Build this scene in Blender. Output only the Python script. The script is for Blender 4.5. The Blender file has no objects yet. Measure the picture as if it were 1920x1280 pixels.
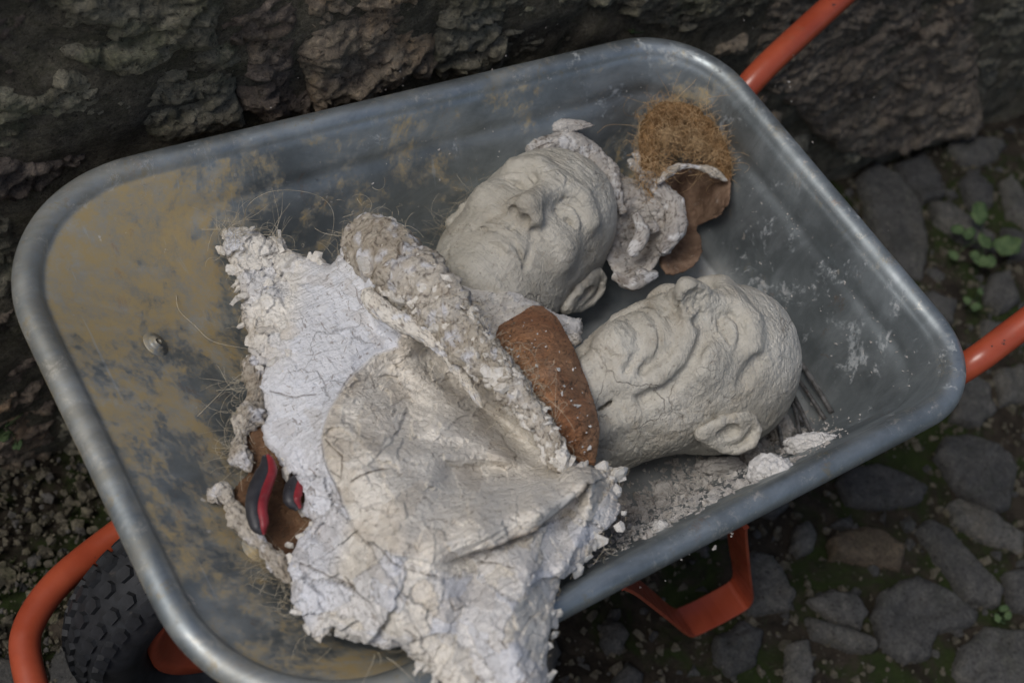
import bpy, math, random
import numpy as np
from mathutils import Vector, Matrix
RNG = np.random.default_rng(7)
random.seed(7)
C = bpy.context.scene.collection
scene = bpy.context.scene

# ------------------------------------------------------------------ camera
CAM = np.array([-0.659, -0.647, 1.739])
F = 1920 * 50 / 36
def _rot(yaw, pitch, roll):
    cz, sz = math.cos(yaw), math.sin(yaw); cx, sx = math.cos(pitch), math.sin(pitch); cr, sr = math.cos(roll), math.sin(roll)
    return (np.array([[cz, -sz, 0], [sz, cz, 0], [0, 0, 1]]) @ np.array([[1, 0, 0], [0, cx, -sx], [0, sx, cx]])
            @ np.array([[cr, -sr, 0], [sr, cr, 0], [0, 0, 1]]))
ROT = _rot(-0.807, 0.663, 0.336)
cd = bpy.data.cameras.new('camera'); co = bpy.data.objects.new('camera', cd); C.objects.link(co)
cd.lens = 50; cd.sensor_width = 36; cd.sensor_fit = 'HORIZONTAL'; cd.clip_end = 200; cd.clip_start = .05
m4 = np.eye(4); m4[:3, :3] = ROT; m4[:3, 3] = CAM
co.matrix_world = Matrix(m4.tolist())
scene.camera = co
cd.dof.use_dof = True; cd.dof.focus_distance = 1.50; cd.dof.aperture_fstop = 4.5

# ------------------------------------------------------------------ light
SUN_EL, SUN_AZ = math.radians(57), math.radians(186)      # azimuth measured from +x towards +y
w = bpy.data.worlds.new('World'); scene.world = w; w.use_nodes = True
nt = w.node_tree; nt.nodes.clear()
sky = nt.nodes.new('ShaderNodeTexSky'); sky.sky_type = 'NISHITA'; sky.sun_disc = False
sky.sun_elevation = SUN_EL; sky.sun_rotation = math.pi / 2 - SUN_AZ
sky.air_density = 1.0; sky.dust_density = 4.0; sky.ozone_density = 1.0
bg = nt.nodes.new('ShaderNodeBackground'); bg.inputs[1].default_value = 0.09
hs = nt.nodes.new('ShaderNodeHueSaturation'); hs.inputs['Saturation'].default_value = 1.0
wo = nt.nodes.new('ShaderNodeOutputWorld')
nt.links.new(sky.outputs[0], hs.inputs['Color']); nt.links.new(hs.outputs[0], bg.inputs[0]); nt.links.new(bg.outputs[0], wo.inputs[0])
sl = bpy.data.lights.new('sun', 'SUN'); sl.energy = 1.5; sl.angle = math.radians(22); sl.color = (1, .98, .955)
so = bpy.data.objects.new('sun', sl); C.objects.link(so)
sdir = Vector((math.cos(SUN_EL) * math.cos(SUN_AZ), math.cos(SUN_EL) * math.sin(SUN_AZ), math.sin(SUN_EL)))
so.rotation_euler = sdir.to_track_quat('Z', 'Y').to_euler(); so.location = (0, 0, 4)
scene.view_settings.view_transform = 'Standard'; scene.view_settings.look = 'None'
scene.view_settings.gamma = 1; scene.view_settings.exposure = 0.08; scene.view_settings.use_curve_mapping = False

# ------------------------------------------------------------------ maths helpers
def at(x, y, z=None, Y=None):
    """point of the place seen at photo pixel (x, y) and lying at height z or on the plane y = Y"""
    v = ROT @ np.array([(x - 960) / F, -(y - 640) / F, -1.0])
    t = (z - CAM[2]) / v[2] if z is not None else (Y - CAM[1]) / v[1]
    return CAM + t * v
_T = np.random.default_rng(3).random((32, 32, 32)).astype(np.float32) * 2 - 1
def vn(P):
    P = np.asarray(P, np.float32); i = np.floor(P).astype(np.int32); f = P - i; f = f * f * (3 - 2 * f)
    i &= 31; j = (i + 1) & 31
    x0, y0, z0 = i[..., 0], i[..., 1], i[..., 2]; x1, y1, z1 = j[..., 0], j[..., 1], j[..., 2]
    fx, fy, fz = f[..., 0], f[..., 1], f[..., 2]
    a = _T[x0, y0, z0] * (1 - fx) + _T[x1, y0, z0] * fx; b = _T[x0, y1, z0] * (1 - fx) + _T[x1, y1, z0] * fx
    c = _T[x0, y0, z1] * (1 - fx) + _T[x1, y0, z1] * fx; d = _T[x0, y1, z1] * (1 - fx) + _T[x1, y1, z1] * fx
    return (a * (1 - fy) + b * fy) * (1 - fz) + (c * (1 - fy) + d * fy) * fz
_Q = np.array([[.36, .48, -.8], [-.8, .6, 0], [.48, .64, .6]], np.float32)
_Q2 = (_Q @ np.array([[.8, -.6, 0], [.6, .8, 0], [0, 0, 1]], np.float32)).astype(np.float32)
def fbm(P, scale, octv=4, gain=.5, seed=0, ridged=False):
    P = (np.asarray(P, np.float32) @ _Q2.T) * scale + seed * 7.31; s = 0; a = 1; t = 0
    for _ in range(octv):
        n = vn(P)
        if ridged: n = 1 - 2 * np.abs(n)
        s = s + a * n; t += a; a *= gain; P = (P @ _Q.T) * 2.03 + 5.2
    return s / t
def hash2(ix, iy, k):
    h = (ix.astype(np.int64) * 374761393 + iy.astype(np.int64) * 668265263 + k * 1442695041) & 0xffffffff
    h = ((h ^ (h >> 13)) * 1274126177) & 0xffffffff
    return ((h ^ (h >> 16)) & 0xffff) / 65535.0
def voro(u, v, k=0):
    """2-D Voronoi: F1, edge distance, cell id pair, offset from the cell's point"""
    ix, iy = np.floor(u).astype(int), np.floor(v).astype(int)
    f1 = np.full(u.shape, 9.0); f2 = f1.copy(); cx = np.zeros_like(f1); cy = cx.copy(); dx = cx.copy(); dy = cx.copy()
    for a in (-1, 0, 1):
        for b in (-1, 0, 1):
            jx, jy = ix + a, iy + b
            px = jx + hash2(jx, jy, k + 1); py = jy + hash2(jx, jy, k + 2)
            d = np.hypot(u - px, v - py); m = d < f1
            f2 = np.where(m, f1, np.minimum(f2, d)); f1 = np.where(m, d, f1)
            cx = np.where(m, jx, cx); cy = np.where(m, jy, cy); dx = np.where(m, u - px, dx); dy = np.where(m, v - py, dy)
    return f1, f2 - f1, cx, cy, dx, dy
def plates(u, v, size, seed=0, aniso=1.0, ang=0.0, warp=.5):
    """overlapping palette-knife smears: tilted flakes with torn edges; returns height in units of size, tone, edge"""
    ca, sa = math.cos(ang), math.sin(ang)
    a = (u * ca + v * sa) / size / aniso; b = (-u * sa + v * ca) / size
    P = np.stack([a, b, np.full_like(a, seed * 3.7)], -1)
    wa = fbm(P, 1.1, 4, .6, seed + 1) * warp; wb = fbm(P, 1.1, 4, .6, seed + 2) * warp
    f1, e, cx, cy, dx, dy = voro(a + wa, b + wb, seed)
    tx, ty = hash2(cx, cy, seed + 5) - .5, hash2(cx, cy, seed + 6) - .5
    h = (tx * dx + ty * dy) * 1.0 + (hash2(cx, cy, seed + 7) - .5) * .45
    return h, hash2(cx, cy, seed + 8), e
def sstep(a, b, x):
    t = np.clip((x - a) / (b - a), 0, 1); return t * t * (3 - 2 * t)
def seg_dist(U, V, poly, closed=True):
    """distance, closest point to a polyline; inside flag when closed"""
    P = np.asarray(poly, float); Q = np.roll(P, -1, 0)
    if not closed: P, Q = P[:-1], Q[:-1]
    best = np.full(U.shape, 1e9); bx = np.zeros_like(best); by = bx.copy(); ins = np.zeros(U.shape, bool); tt = bx.copy()
    for n, ((x0, y0), (x1, y1)) in enumerate(zip(P[:, :2], Q[:, :2])):
        dx, dy = x1 - x0, y1 - y0; L = dx * dx + dy * dy + 1e-18
        t = np.clip(((U - x0) * dx + (V - y0) * dy) / L, 0, 1)
        qx, qy = x0 + t * dx, y0 + t * dy; d = (U - qx) ** 2 + (V - qy) ** 2; m = d < best
        best = np.where(m, d, best); bx = np.where(m, qx, bx); by = np.where(m, qy, by); tt = np.where(m, n + t, tt)
        if closed:
            c = (y0 > V) != (y1 > V)
            ins ^= c & (U < x0 + (V - y0) * dx / (dy if abs(dy) > 1e-15 else 1e-15))
    return np.sqrt(best), bx, by, ins, tt
def tps(ctrl, lam=1e-7):
    c = np.asarray(ctrl, float); n = len(c); xy = c[:, :2]
    def k(r2): return .5 * r2 * np.log(r2 + 1e-12)
    K = k(((xy[:, None] - xy[None]) ** 2).sum(-1)) + lam * np.eye(n); Pm = np.c_[np.ones(n), xy]
    A = np.block([[K, Pm], [Pm.T, np.zeros((3, 3))]]); s = np.linalg.solve(A, np.r_[c[:, 2], 0, 0, 0])
    def f(U, V):
        o = s[n] + s[n + 1] * U + s[n + 2] * V
        for i in range(n): o = o + s[i] * k((U - xy[i, 0]) ** 2 + (V - xy[i, 1]) ** 2)
        return o
    return f
def rough_poly(poly, step, amp, seed=0, closed=True, freq=None):
    P = np.asarray(poly, float); out = []; n = len(P)
    for i in range(n if closed else n - 1):
        a, b = P[i], P[(i + 1) % n]; k = max(1, int(np.hypot(*(b - a)[:2]) / step))
        for j in range(k): out.append(a + (b - a) * j / k)
    if not closed: out.append(P[-1])
    P = np.array(out); Q = np.c_[P[:, :2], np.full(len(P), seed * 1.7)]
    fr = freq or .25 / step
    P[:, 0] += fbm(Q, fr, 3, .6, seed) * amp * 1.6; P[:, 1] += fbm(Q, fr, 3, .6, seed + 9) * amp * 1.6
    return P
def smooth_poly(P, k=2):
    P = np.asarray(P, float)
    for _ in range(k):
        Q = np.roll(P, -1, 0); P = np.stack([P * .75 + Q * .25, P * .25 + Q * .75], 1).reshape(-1, P.shape[1])
    return P

# ------------------------------------------------------------------ mesh helpers
def mesh_np(name, V, Fc, mat=None, parent=None, smooth=True, attrs=None, link=True):
    me = bpy.data.meshes.new(name); V = np.asarray(V, np.float32)
    if isinstance(Fc, np.ndarray):
        k = Fc.shape[1]; me.vertices.add(len(V)); me.vertices.foreach_set('co', V.ravel())
        me.loops.add(Fc.size); me.loops.foreach_set('vertex_index', Fc.ravel().astype(np.int32))
        me.polygons.add(len(Fc)); me.polygons.foreach_set('loop_start', np.arange(0, Fc.size, k, dtype=np.int32))
        me.polygons.foreach_set('loop_total', np.full(len(Fc), k, np.int32)); me.update(calc_edges=True)
    else:
        me.from_pydata(V.tolist(), [], Fc)
    me.polygons.foreach_set('use_smooth', np.full(len(me.polygons), smooth)); me.validate()
    for k_, a in (attrs or {}).items():
        A = me.attributes.new(k_, 'FLOAT', 'POINT'); A.data.foreach_set('value', np.asarray(a, np.float32))
    if mat: me.materials.append(mat)
    o = bpy.data.objects.new(name, me)
    if link: C.objects.link(o)
    if parent: o.parent = parent
    return o
def tag(o, label=None, cat=None, group=None, kind=None):
    if label: o['label'] = label
    if cat: o['category'] = cat
    if group: o['group'] = group
    if kind: o['kind'] = kind
    return o
def empty(name, loc=(0, 0, 0)):
    o = bpy.data.objects.new(name, None); C.objects.link(o); o.location = loc; o.empty_display_size = .05; return o
def grid_faces(nu, nv, wrap_u=False, wrap_v=False):
    iu = np.arange(nu if wrap_u else nu - 1); iv = np.arange(nv if wrap_v else nv - 1)
    a, b = np.meshgrid(iu, iv, indexing='ij'); a2, b2 = (a + 1) % nu, (b + 1) % nv
    return np.stack([a * nv + b, a2 * nv + b, a2 * nv + b2, a * nv + b2], -1).reshape(-1, 4)
def spline(P, n=10):
    P = [np.asarray(p, float) for p in P]; P = [2 * P[0] - P[1]] + P + [2 * P[-1] - P[-2]]; out = []
    for i in range(1, len(P) - 2):
        for j in range(n):
            t = j / n; a, b, c, d = P[i - 1:i + 3]
            out.append(.5 * ((2 * b) + (c - a) * t + (2 * a - 5 * b + 4 * c - d) * t * t + (3 * b - a - 3 * c + d) * t ** 3))
    out.append(P[-2]); return np.array(out)
def tube_geo(P, r, seg=12, caps=True):
    P = np.asarray(P, float); n = len(P); r = np.broadcast_to(r, (n,)); T = np.gradient(P, axis=0)
    T /= np.linalg.norm(T, axis=1)[:, None] + 1e-12
    up = np.array([0, 0, 1.0]) if abs(T[0][2]) < .9 else np.array([1.0, 0, 0])
    A = []; a = np.cross(T[0], up); a /= np.linalg.norm(a)
    for t in T:
        a = a - t * a.dot(t); a /= np.linalg.norm(a) + 1e-12; A.append(a)
    A = np.array(A); B = np.cross(T, A); th = np.arange(seg) * 2 * math.pi / seg
    V = P[:, None] + r[:, None, None] * (np.cos(th)[None, :, None] * A[:, None] + np.sin(th)[None, :, None] * B[:, None])
    V = V.reshape(-1, 3); Fc = grid_faces(n, seg, wrap_v=True)
    if caps:
        V = np.r_[V, P[:1], P[-1:]]; k = np.arange(seg); k2 = (k + 1) % seg
        c0 = np.stack([np.full(seg, n * seg), k2, k, k], -1); c1 = np.stack([np.full(seg, n * seg + 1), (n - 1) * seg + k, (n - 1) * seg + k2, (n - 1) * seg + k2], -1)
        return V, Fc, np.r_[c0, c1][:, :3]
    return V, Fc, np.zeros((0, 3), int)
def tube(name, P, r, mat, parent=None, seg=16):
    V, Q, T = tube_geo(P, r, seg); return mesh_np(name, V, Q.tolist() + T.tolist(), mat, parent)
def hairs(name, paths, r, mat, parent=None, label=None):
    """many thin fibres joined into one object"""
    Vs, Fs, n = [], [], 0
    for P in paths:
        V, Q, _ = tube_geo(P, np.linspace(r, r * .55, len(P)), 3, False); Vs.append(V); Fs.append(Q + n); n += len(V)
    o = mesh_np(name, np.concatenate(Vs), np.concatenate(Fs), mat, parent); o['kind'] = 'stuff'; return o
# frame in which the clay pieces are modelled: tilted towards the lower left of the barrow
E1, E2, EN = ROT[:, 0], ROT[:, 1], ROT[:, 2]
O0 = np.array([-.12, -.03, .55])
def loc(P):
    q = np.asarray(P) - O0; return np.stack([q @ E1, q @ E2, q @ EN], -1)
def lp(x, y, z): return loc(at(x, y, z))
def wld(U, V, H): return O0 + U[..., None] * E1 + V[..., None] * E2 + H[..., None] * EN
def relief(name, poly, hf, res, thick, mat, parent=None, to=wld, inset=.3, attrs=None, wig=None):
    """solid piece with a sculpted top: hf(U,V,D)->(H, attrs) over the outline poly (local metres), D = distance to the edge"""
    P = np.asarray(poly)[:, :2]; lo, hi = P.min(0) - res * 2, P.max(0) + res * 2
    u = np.arange(lo[0], hi[0], res); v = np.arange(lo[1], hi[1], res); U, V = np.meshgrid(u, v, indexing='ij')
    D, bx, by, ins, _ = seg_dist(U, V, P); D = np.where(ins, D, -D)
    keep = D > -res * .75; out = keep & (D < 0); U = np.where(out, bx, U); V = np.where(out, by, V); D = np.maximum(D, 0)
    f = grid_faces(*U.shape); f = f[keep.ravel()[f].all(1)]
    used = np.unique(f); mp = np.full(U.size, -1); mp[used] = np.arange(len(used)); f = mp[f]
    U, V, D = U.ravel()[used], V.ravel()[used], D.ravel()[used]
    H, at_ = hf(U, V, D); W = to(U, V, H)
    if wig is not None: W = W + wig(W, D)
    n = len(W)
    e = np.concatenate([f[:, [0, 1]], f[:, [1, 2]], f[:, [2, 3]], f[:, [3, 0]]]); key = e[:, 0] * n + e[:, 1]; rk = e[:, 1] * n + e[:, 0]
    b = e[~np.isin(key, rk)]; bv = np.unique(b)
    c = np.array([U.mean(), V.mean()]); rings = [W]; idx = bv; faces = [f]
    attr = {k: [a] for k, a in at_.items()}; base = n; steps = 3; cur = {int(x): int(x) for x in bv}
    for s in range(1, steps + 1):
        k = s / steps; sh = inset * k * k
        uu = U[bv] + (c[0] - U[bv]) * sh * .35; vv = V[bv] + (c[1] - V[bv]) * sh * .35
        rings.append(to(uu, vv, H[bv] - thick * k))
        for kk in attr: attr[kk].append(at_[kk][bv])
        new = {int(x): base + i for i, x in enumerate(bv)}
        faces.append(np.array([[cur[int(q)], cur[int(p)], new[int(p)], new[int(q)]] for p, q in b])); cur = new; base += len(bv)
    o = mesh_np(name, np.concatenate(rings), np.concatenate(faces), mat, parent, attrs={k: np.concatenate(v_) for k, v_ in attr.items()})
    return o
def normals(V, Fq):
    a = V[Fq[:, 2]] - V[Fq[:, 0]]; b = V[Fq[:, 3]] - V[Fq[:, 1]]; n = np.cross(a, b); N = np.zeros_like(V)
    for i in range(4):
        for k in range(3): N[:, k] += np.bincount(Fq[:, i], n[:, k], len(V))
    return N / (np.linalg.norm(N, axis=1)[:, None] + 1e-12)
def surface_nets(sdf, lo, hi, h, band=5):
    """mesh of sdf(P)=0 from a narrow band of voxels"""
    lo = np.array(lo, float); hi = np.array(hi, float); K = 4; nc = np.ceil((hi - lo) / (h * K)).astype(int) + 1
    ax = [lo[i] + (np.arange(nc[i]) + .5) * h * K - h * .5 for i in range(3)]
    G = np.stack(np.meshgrid(*ax, indexing='ij'), -1).astype(np.float32); c = sdf(G.reshape(-1, 3)).reshape(nc)
    near = np.abs(c) < h * K * 1.6
    D = np.repeat(np.repeat(np.repeat(np.where(c > 0, 1, -1).astype(np.float32), K, 0), K, 1), K, 2)
    m = np.repeat(np.repeat(np.repeat(near, K, 0), K, 1), K, 2); I = np.argwhere(m); D[m] = sdf((lo + I * h).astype(np.float32))
    S = D < 0; n = D.shape
    cs = sum(S[a:n[0] - 1 + a, b:n[1] - 1 + b, d:n[2] - 1 + d].astype(np.int8) for a in (0, 1) for b in (0, 1) for d in (0, 1))
    act = (cs > 0) & (cs < 8); cells = np.argwhere(act); idx = np.full(act.shape, -1); idx[act] = np.arange(len(cells))
    pos = np.zeros((len(cells), 3)); cnt = np.zeros(len(cells)); cr = [(a, b, d) for a in (0, 1) for b in (0, 1) for d in (0, 1)]
    for p in cr:
        for axn in range(3):
            if p[axn] == 0:
                q = list(p); q[axn] = 1; A = D[tuple((cells + p).T)]; B = D[tuple((cells + q).T)]; x = (A < 0) != (B < 0)
                t = np.where(x, A / np.where(x, A - B, 1), 0); pt = np.tile(np.array(p, float), (len(cells), 1)); pt[:, axn] = t
                pos[x] += pt[x]; cnt[x] += 1
    V = lo + (cells + pos / cnt[:, None]) * h; faces = []
    for axn in range(3):
        o1, o2 = [(1, 2), (2, 0), (0, 1)][axn]; s0 = [slice(1, -1)] * 3; s0[axn] = slice(0, n[axn] - 1); s1 = list(s0); s1[axn] = slice(1, n[axn])
        A, B = S[tuple(s0)], S[tuple(s1)]; X = np.argwhere(A != B); sg = A[tuple(X.T)]; X = X + np.array([0 if i == axn else 1 for i in range(3)])
        e1 = np.zeros(3, int); e1[o1] = 1; e2 = np.zeros(3, int); e2[o2] = 1
        q = np.stack([idx[tuple(X.T)], idx[tuple((X - e1).T)], idx[tuple((X - e1 - e2).T)], idx[tuple((X - e2).T)]], 1)
        q[~sg] = q[~sg][:, ::-1]; faces.append(q)
    Fq = np.concatenate(faces); Fq = Fq[(Fq >= 0).all(1)]
    for _ in range(1):
        acc = np.zeros_like(V); c_ = np.zeros(len(V))
        for i in range(4):
            for k in range(3): acc[:, k] += np.bincount(Fq[:, i], V[Fq[:, (i + 1) % 4], k], len(V))
            c_ += np.bincount(Fq[:, i], minlength=len(V))
        V = V * .5 + acc / np.maximum(c_, 1)[:, None] * .5
    return V, Fq
# signed distances
def ell(P, c, r):
    q = (P - np.array(c, np.float32)) / np.array(r, np.float32); k = np.linalg.norm(q, axis=1); k2 = np.linalg.norm(q / np.array(r, np.float32), axis=1)
    return k * (k - 1) / (k2 + 1e-9)
def cap(P, a, b, r1, r2=None):
    a = np.array(a, np.float32); b = np.array(b, np.float32); r2 = r1 if r2 is None else r2; ab = b - a
    t = np.clip((P - a) @ ab / (ab @ ab), 0, 1); return np.linalg.norm(P - a - t[:, None] * ab, axis=1) - (r1 + (r2 - r1) * t)
def pcap(P, pts, r, sc=(1, 1, 1)):
    s = np.array(sc, np.float32); d = None
    rr = np.broadcast_to(r, (len(pts),))
    for i, (a, b) in enumerate(zip(pts[:-1], pts[1:])):
        e = cap(P * s, np.array(a) * s, np.array(b) * s, rr[i], rr[i + 1]); d = e if d is None else np.minimum(d, e)
    return d
def su(a, b, k):
    h = np.maximum(k - np.abs(a - b), 0) / k; return np.minimum(a, b) - h * h * k * .25
def ss(a, b, k): return -su(-a, b, k)

# ------------------------------------------------------------------ materials
class NT:
    def __init__(s, name):
        s.m = bpy.data.materials.new(name); s.m.use_nodes = True; s.t = s.m.node_tree; s.t.nodes.clear()
        s.out = s.n('OutputMaterial'); s.b = s.n('BsdfPrincipled'); s.l(s.b.outputs[0], s.out.inputs[0])
        s.tc = s.n('TexCoord').outputs['Object']
    def n(s, t, **k):
        x = s.t.nodes.new('ShaderNode' + t)
        for a, v in k.items(): setattr(x, a, v)
        return x
    def l(s, a, b): s.t.links.new(a, b)
    def put(s, sock, v):
        if v is None: return
        if hasattr(v, 'is_linked') or hasattr(v, 'links'): s.l(v, sock)
        else: sock.default_value = v
    def noise(s, sc, det=6, rough=.6, dist=0, vec=None):
        x = s.n('TexNoise'); x.inputs['Scale'].default_value = sc; x.inputs['Detail'].default_value = det
        x.inputs['Roughness'].default_value = rough; x.inputs['Distortion'].default_value = dist; s.l(vec or s.tc, x.inputs['Vector']); return x.outputs[0]
    def voro(s, sc, feat='F1', vec=None, out=0, rnd=1):
        x = s.n('TexVoronoi', feature=feat); x.inputs['Scale'].default_value = sc; x.inputs['Randomness'].default_value = rnd; s.l(vec or s.tc, x.inputs['Vector']); return x.outputs[out]
    def warp(s, amt, sc, det=3):
        n = s.n('TexNoise'); n.inputs['Scale'].default_value = sc; n.inputs['Detail'].default_value = det; s.l(s.tc, n.inputs['Vector'])
        a = s.n('VectorMath', operation='SUBTRACT'); s.l(n.outputs['Color'], a.inputs[0]); a.inputs[1].default_value = (.5, .5, .5)
        b = s.n('VectorMath', operation='SCALE'); s.l(a.outputs[0], b.inputs[0]); b.inputs['Scale'].default_value = amt
        c = s.n('VectorMath', operation='ADD'); s.l(b.outputs[0], c.inputs[0]); s.l(s.tc, c.inputs[1]); return c.outputs[0]
    def mapv(s, scale=(1, 1, 1), rot=(0, 0, 0), vec=None):
        x = s.n('Mapping'); x.inputs['Scale'].default_value = scale; x.inputs['Rotation'].default_value = rot; s.l(vec or s.tc, x.inputs['Vector']); return x.outputs[0]
    def rng(s, v, a, b, c=0, d=1, smooth=True):
        x = s.n('MapRange', interpolation_type='SMOOTHSTEP' if smooth else 'LINEAR'); s.put(x.inputs[0], v)
        for i, q in enumerate((a, b, c, d)): x.inputs[i + 1].default_value = q
        return x.outputs[0]
    def math(s, op, a, b=None):
        x = s.n('Math', operation=op); s.put(x.inputs[0], a); s.put(x.inputs[1], b); return x.outputs[0]
    def mix(s, f, a, b, mode='MIX'):
        x = s.n('Mix', data_type='RGBA', blend_type=mode); s.put(x.inputs[0], f)
        for i, v in ((6, a), (7, b)):
            if isinstance(v, tuple): v = (*v, 1) if len(v) == 3 else v
            s.put(x.inputs[i], v)
        return x.outputs[2]
    def attr(s, name): x = s.n('Attribute', attribute_name=name); return x.outputs['Fac']
    def sep(s, vec=None): x = s.n('SeparateXYZ'); s.l(vec or s.tc, x.inputs[0]); return x.outputs
    def bump(s, h, st=.5, dist=.002, nrm=None):
        x = s.n('Bump'); x.inputs['Strength'].default_value = st; x.inputs['Distance'].default_value = dist; s.l(h, x.inputs['Height'])
        if nrm: s.l(nrm, x.inputs['Normal'])
        return x.outputs[0]
    def done(s, col, rough=.8, nrm=None, metal=0, spec=.5):
        if isinstance(col, tuple): col = (*col, 1)
        s.put(s.b.inputs['Base Color'], col); s.put(s.b.inputs['Roughness'], rough); s.put(s.b.inputs['Metallic'], metal)
        s.b.inputs['Specular IOR Level'].default_value = spec
        if nrm: s.l(nrm, s.b.inputs['Normal'])
        return s.m

def m_tray():
    s = NT('galvanised_steel'); x, y, z = s.sep()[:3]
    base = s.mix(s.rng(s.noise(9, 8, .7), .35, .7), (.185, .21, .22), (.30, .335, .35))
    streak = s.noise(1, 7, .65, .5, s.mapv((9, 30, 14), (0, 0, .5)))
    base = s.mix(s.rng(streak, .42, .72, 0, .7), base, (.38, .42, .44))
    # ochre stains, heaviest at the front and along the far wall
    bias = s.math('ADD', s.rng(x, -.05, -.40, 0, .145), s.math('MULTIPLY', s.rng(y, -.1, .22), .085))
    rimm = s.rng(z, .605, .609, 1, .25)
    o = s.math('MULTIPLY', s.rng(s.math('ADD', s.math('ADD', s.math('MULTIPLY', s.noise(6, 12, .78, .4), .8), s.math('MULTIPLY', s.noise(55, 8, .8), .22)), bias), .60, .70), rimm)
    ob = s.rng(s.noise(28, 6, .7), .3, .62)
    base = s.mix(s.math('MULTIPLY', o, s.rng(s.noise(38, 10, .85), .38, .60, .35, 1)), base, (.39, .30, .15))
    r = s.rng(s.noise(13, 12, .82, 1.0), .59, .66); base = s.mix(s.math('MULTIPLY', r, .45), base, (.27, .16, .09))
    # dried plaster smears and specks
    rb = s.rng(x, .1, .42, 0, .07); w1 = s.math('ADD', s.noise(21, 12, .82, .35, s.mapv((1, 1.1, .8), (.3, .2, .6))), rb)
    w1 = s.math('ADD', w1, s.rng(y, .2, .28, 0, .022)); w1 = s.rng(w1, .622, .67); base = s.mix(s.math('MULTIPLY', w1, s.rng(s.noise(60, 6, .7), .35, .65, .15, .65)), base, (.46, .465, .47))
    sf = s.math('MULTIPLY', s.rng(s.noise(34, 12, .85, .6), .56, .66), .45); base = s.mix(sf, base, (.36, .375, .37)); base = s.mix(s.math('MULTIPLY', s.rng(s.noise(48, 10, .85), .60, .68), .5), base, (.09, .10, .10))
    w2 = s.rng(s.math('ADD', s.noise(70, 4, .6), s.math('MULTIPLY', s.noise(5, 4), .3)), .84, .90); base = s.mix(w2, base, (.52, .5, .46))
    dust = s.math('MULTIPLY', s.rng(z, .47, .40), s.rng(s.noise(11, 7, .65), .3, .65)); base = s.mix(s.math('MULTIPLY', dust, .6), base, (.36, .355, .34))
    sc = s.rng(s.noise(1, 3, .5, 0, s.mapv((160, 6, 30), (0, .2, .9))), .68, .74); base = s.mix(s.math('MULTIPLY', sc, .35), base, (.38, .42, .44))
    rz = s.math('MULTIPLY', s.rng(z, .602, .608), s.rng(s.noise(40, 12, .88, .3), .545, .60)); base = s.mix(s.math('MULTIPLY', rz, .7), base, (.46, .45, .40)); rz2 = s.math('MULTIPLY', s.rng(z, .602, .608), s.rng(s.noise(23, 10, .8), .57, .64)); base = s.mix(s.math('MULTIPLY', rz2, .55), base, (.30, .25, .15))
    ro = s.rng(s.noise(12, 6, .6), .3, .7, .38, .6); ro = s.math('ADD', ro, s.math('MULTIPLY', s.math('MAXIMUM', w1, o), .25))
    met = s.math('SUBTRACT', .75, s.math('MULTIPLY', s.math('MAXIMUM', s.math('MAXIMUM', o, w1), dust), .6))
    h = s.math('ADD', s.math('MULTIPLY', w1, .8), s.math('ADD', s.noise(4, 3), s.math('MULTIPLY', s.noise(90, 5, .7), .12)))
    return s.done(base, ro, s.bump(h, .35, .004), met)
def m_clay(name, dark, light, crack=.5, stroke=35, rough=.75, spec=.35, stain=(.33, .25, .15), stain_amt=.4, bump=.6, tone=(.66, .66, .66), sliver=.55):
    s = NT(name); n1 = s.noise(11, 8, .65, .4)
    c = s.mix(s.rng(n1, .3, .7), dark, light)
    c = s.mix(s.math('MULTIPLY', s.rng(s.noise(24, 8, .75, .8), .52, .72), stain_amt), c, stain)
    c = s.mix(s.math('MULTIPLY', s.rng(s.noise(160, 5, .6), .62, .72), .35), c, (.12, .095, .07))
    if tone:
        c = s.mix(s.attr('white'), c, tone)
        c = s.mix(s.math('MULTIPLY', s.attr('crack'), .85), c, (.075, .055, .04))
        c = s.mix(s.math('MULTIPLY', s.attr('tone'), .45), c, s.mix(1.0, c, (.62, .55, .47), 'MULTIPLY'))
    wv = s.warp(.05, 30, 8)
    cr = s.voro(16, 'DISTANCE_TO_EDGE', wv); br = s.rng(s.noise(7, 5), .5, .62)
    ck = s.math('MULTIPLY', s.rng(cr, .0, .016, 1, 0), br); c = s.mix(s.math('MULTIPLY', ck, crack), c, (.06, .045, .035))
    wv2 = s.warp(.06, 12, 2); sl1 = s.noise(75, 3, .5, .2, s.mapv((1, 5, 2.5), (.2, .3, .7), wv2)); sl2 = s.noise(60, 3, .5, .2, s.mapv((5, 1, 2.5), (.5, .2, 2.0), wv2))
    sl = s.math('MULTIPLY', s.math('MAXIMUM', s.rng(sl1, .635, .665), s.rng(sl2, .635, .665)), s.rng(s.noise(14, 4, .6), .42, .55)); c = s.mix(s.math('MULTIPLY', sl, sliver), c, (.13, .095, .065))
    st = s.noise(stroke, 5, .65, 1.2, s.mapv((1, 3.2, 1.6), (.4, .9, .5))); st2 = s.noise(stroke * 3, 5, .7, .6, s.mapv((3, 1, 1), (.9, .1, 1.3)))
    h = s.math('ADD', s.math('MULTIPLY', st, 1.2), s.math('ADD', s.math('MULTIPLY', st2, .55), s.math('MULTIPLY', s.noise(420, 3), .16)))
    h = s.math('SUBTRACT', h, s.math('MULTIPLY', ck, .7 * crack))
    return s.done(c, s.rng(s.noise(30, 4), .3, .7, rough - .12, rough + .1), s.bump(h, bump, .0046), 0, spec)
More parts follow.
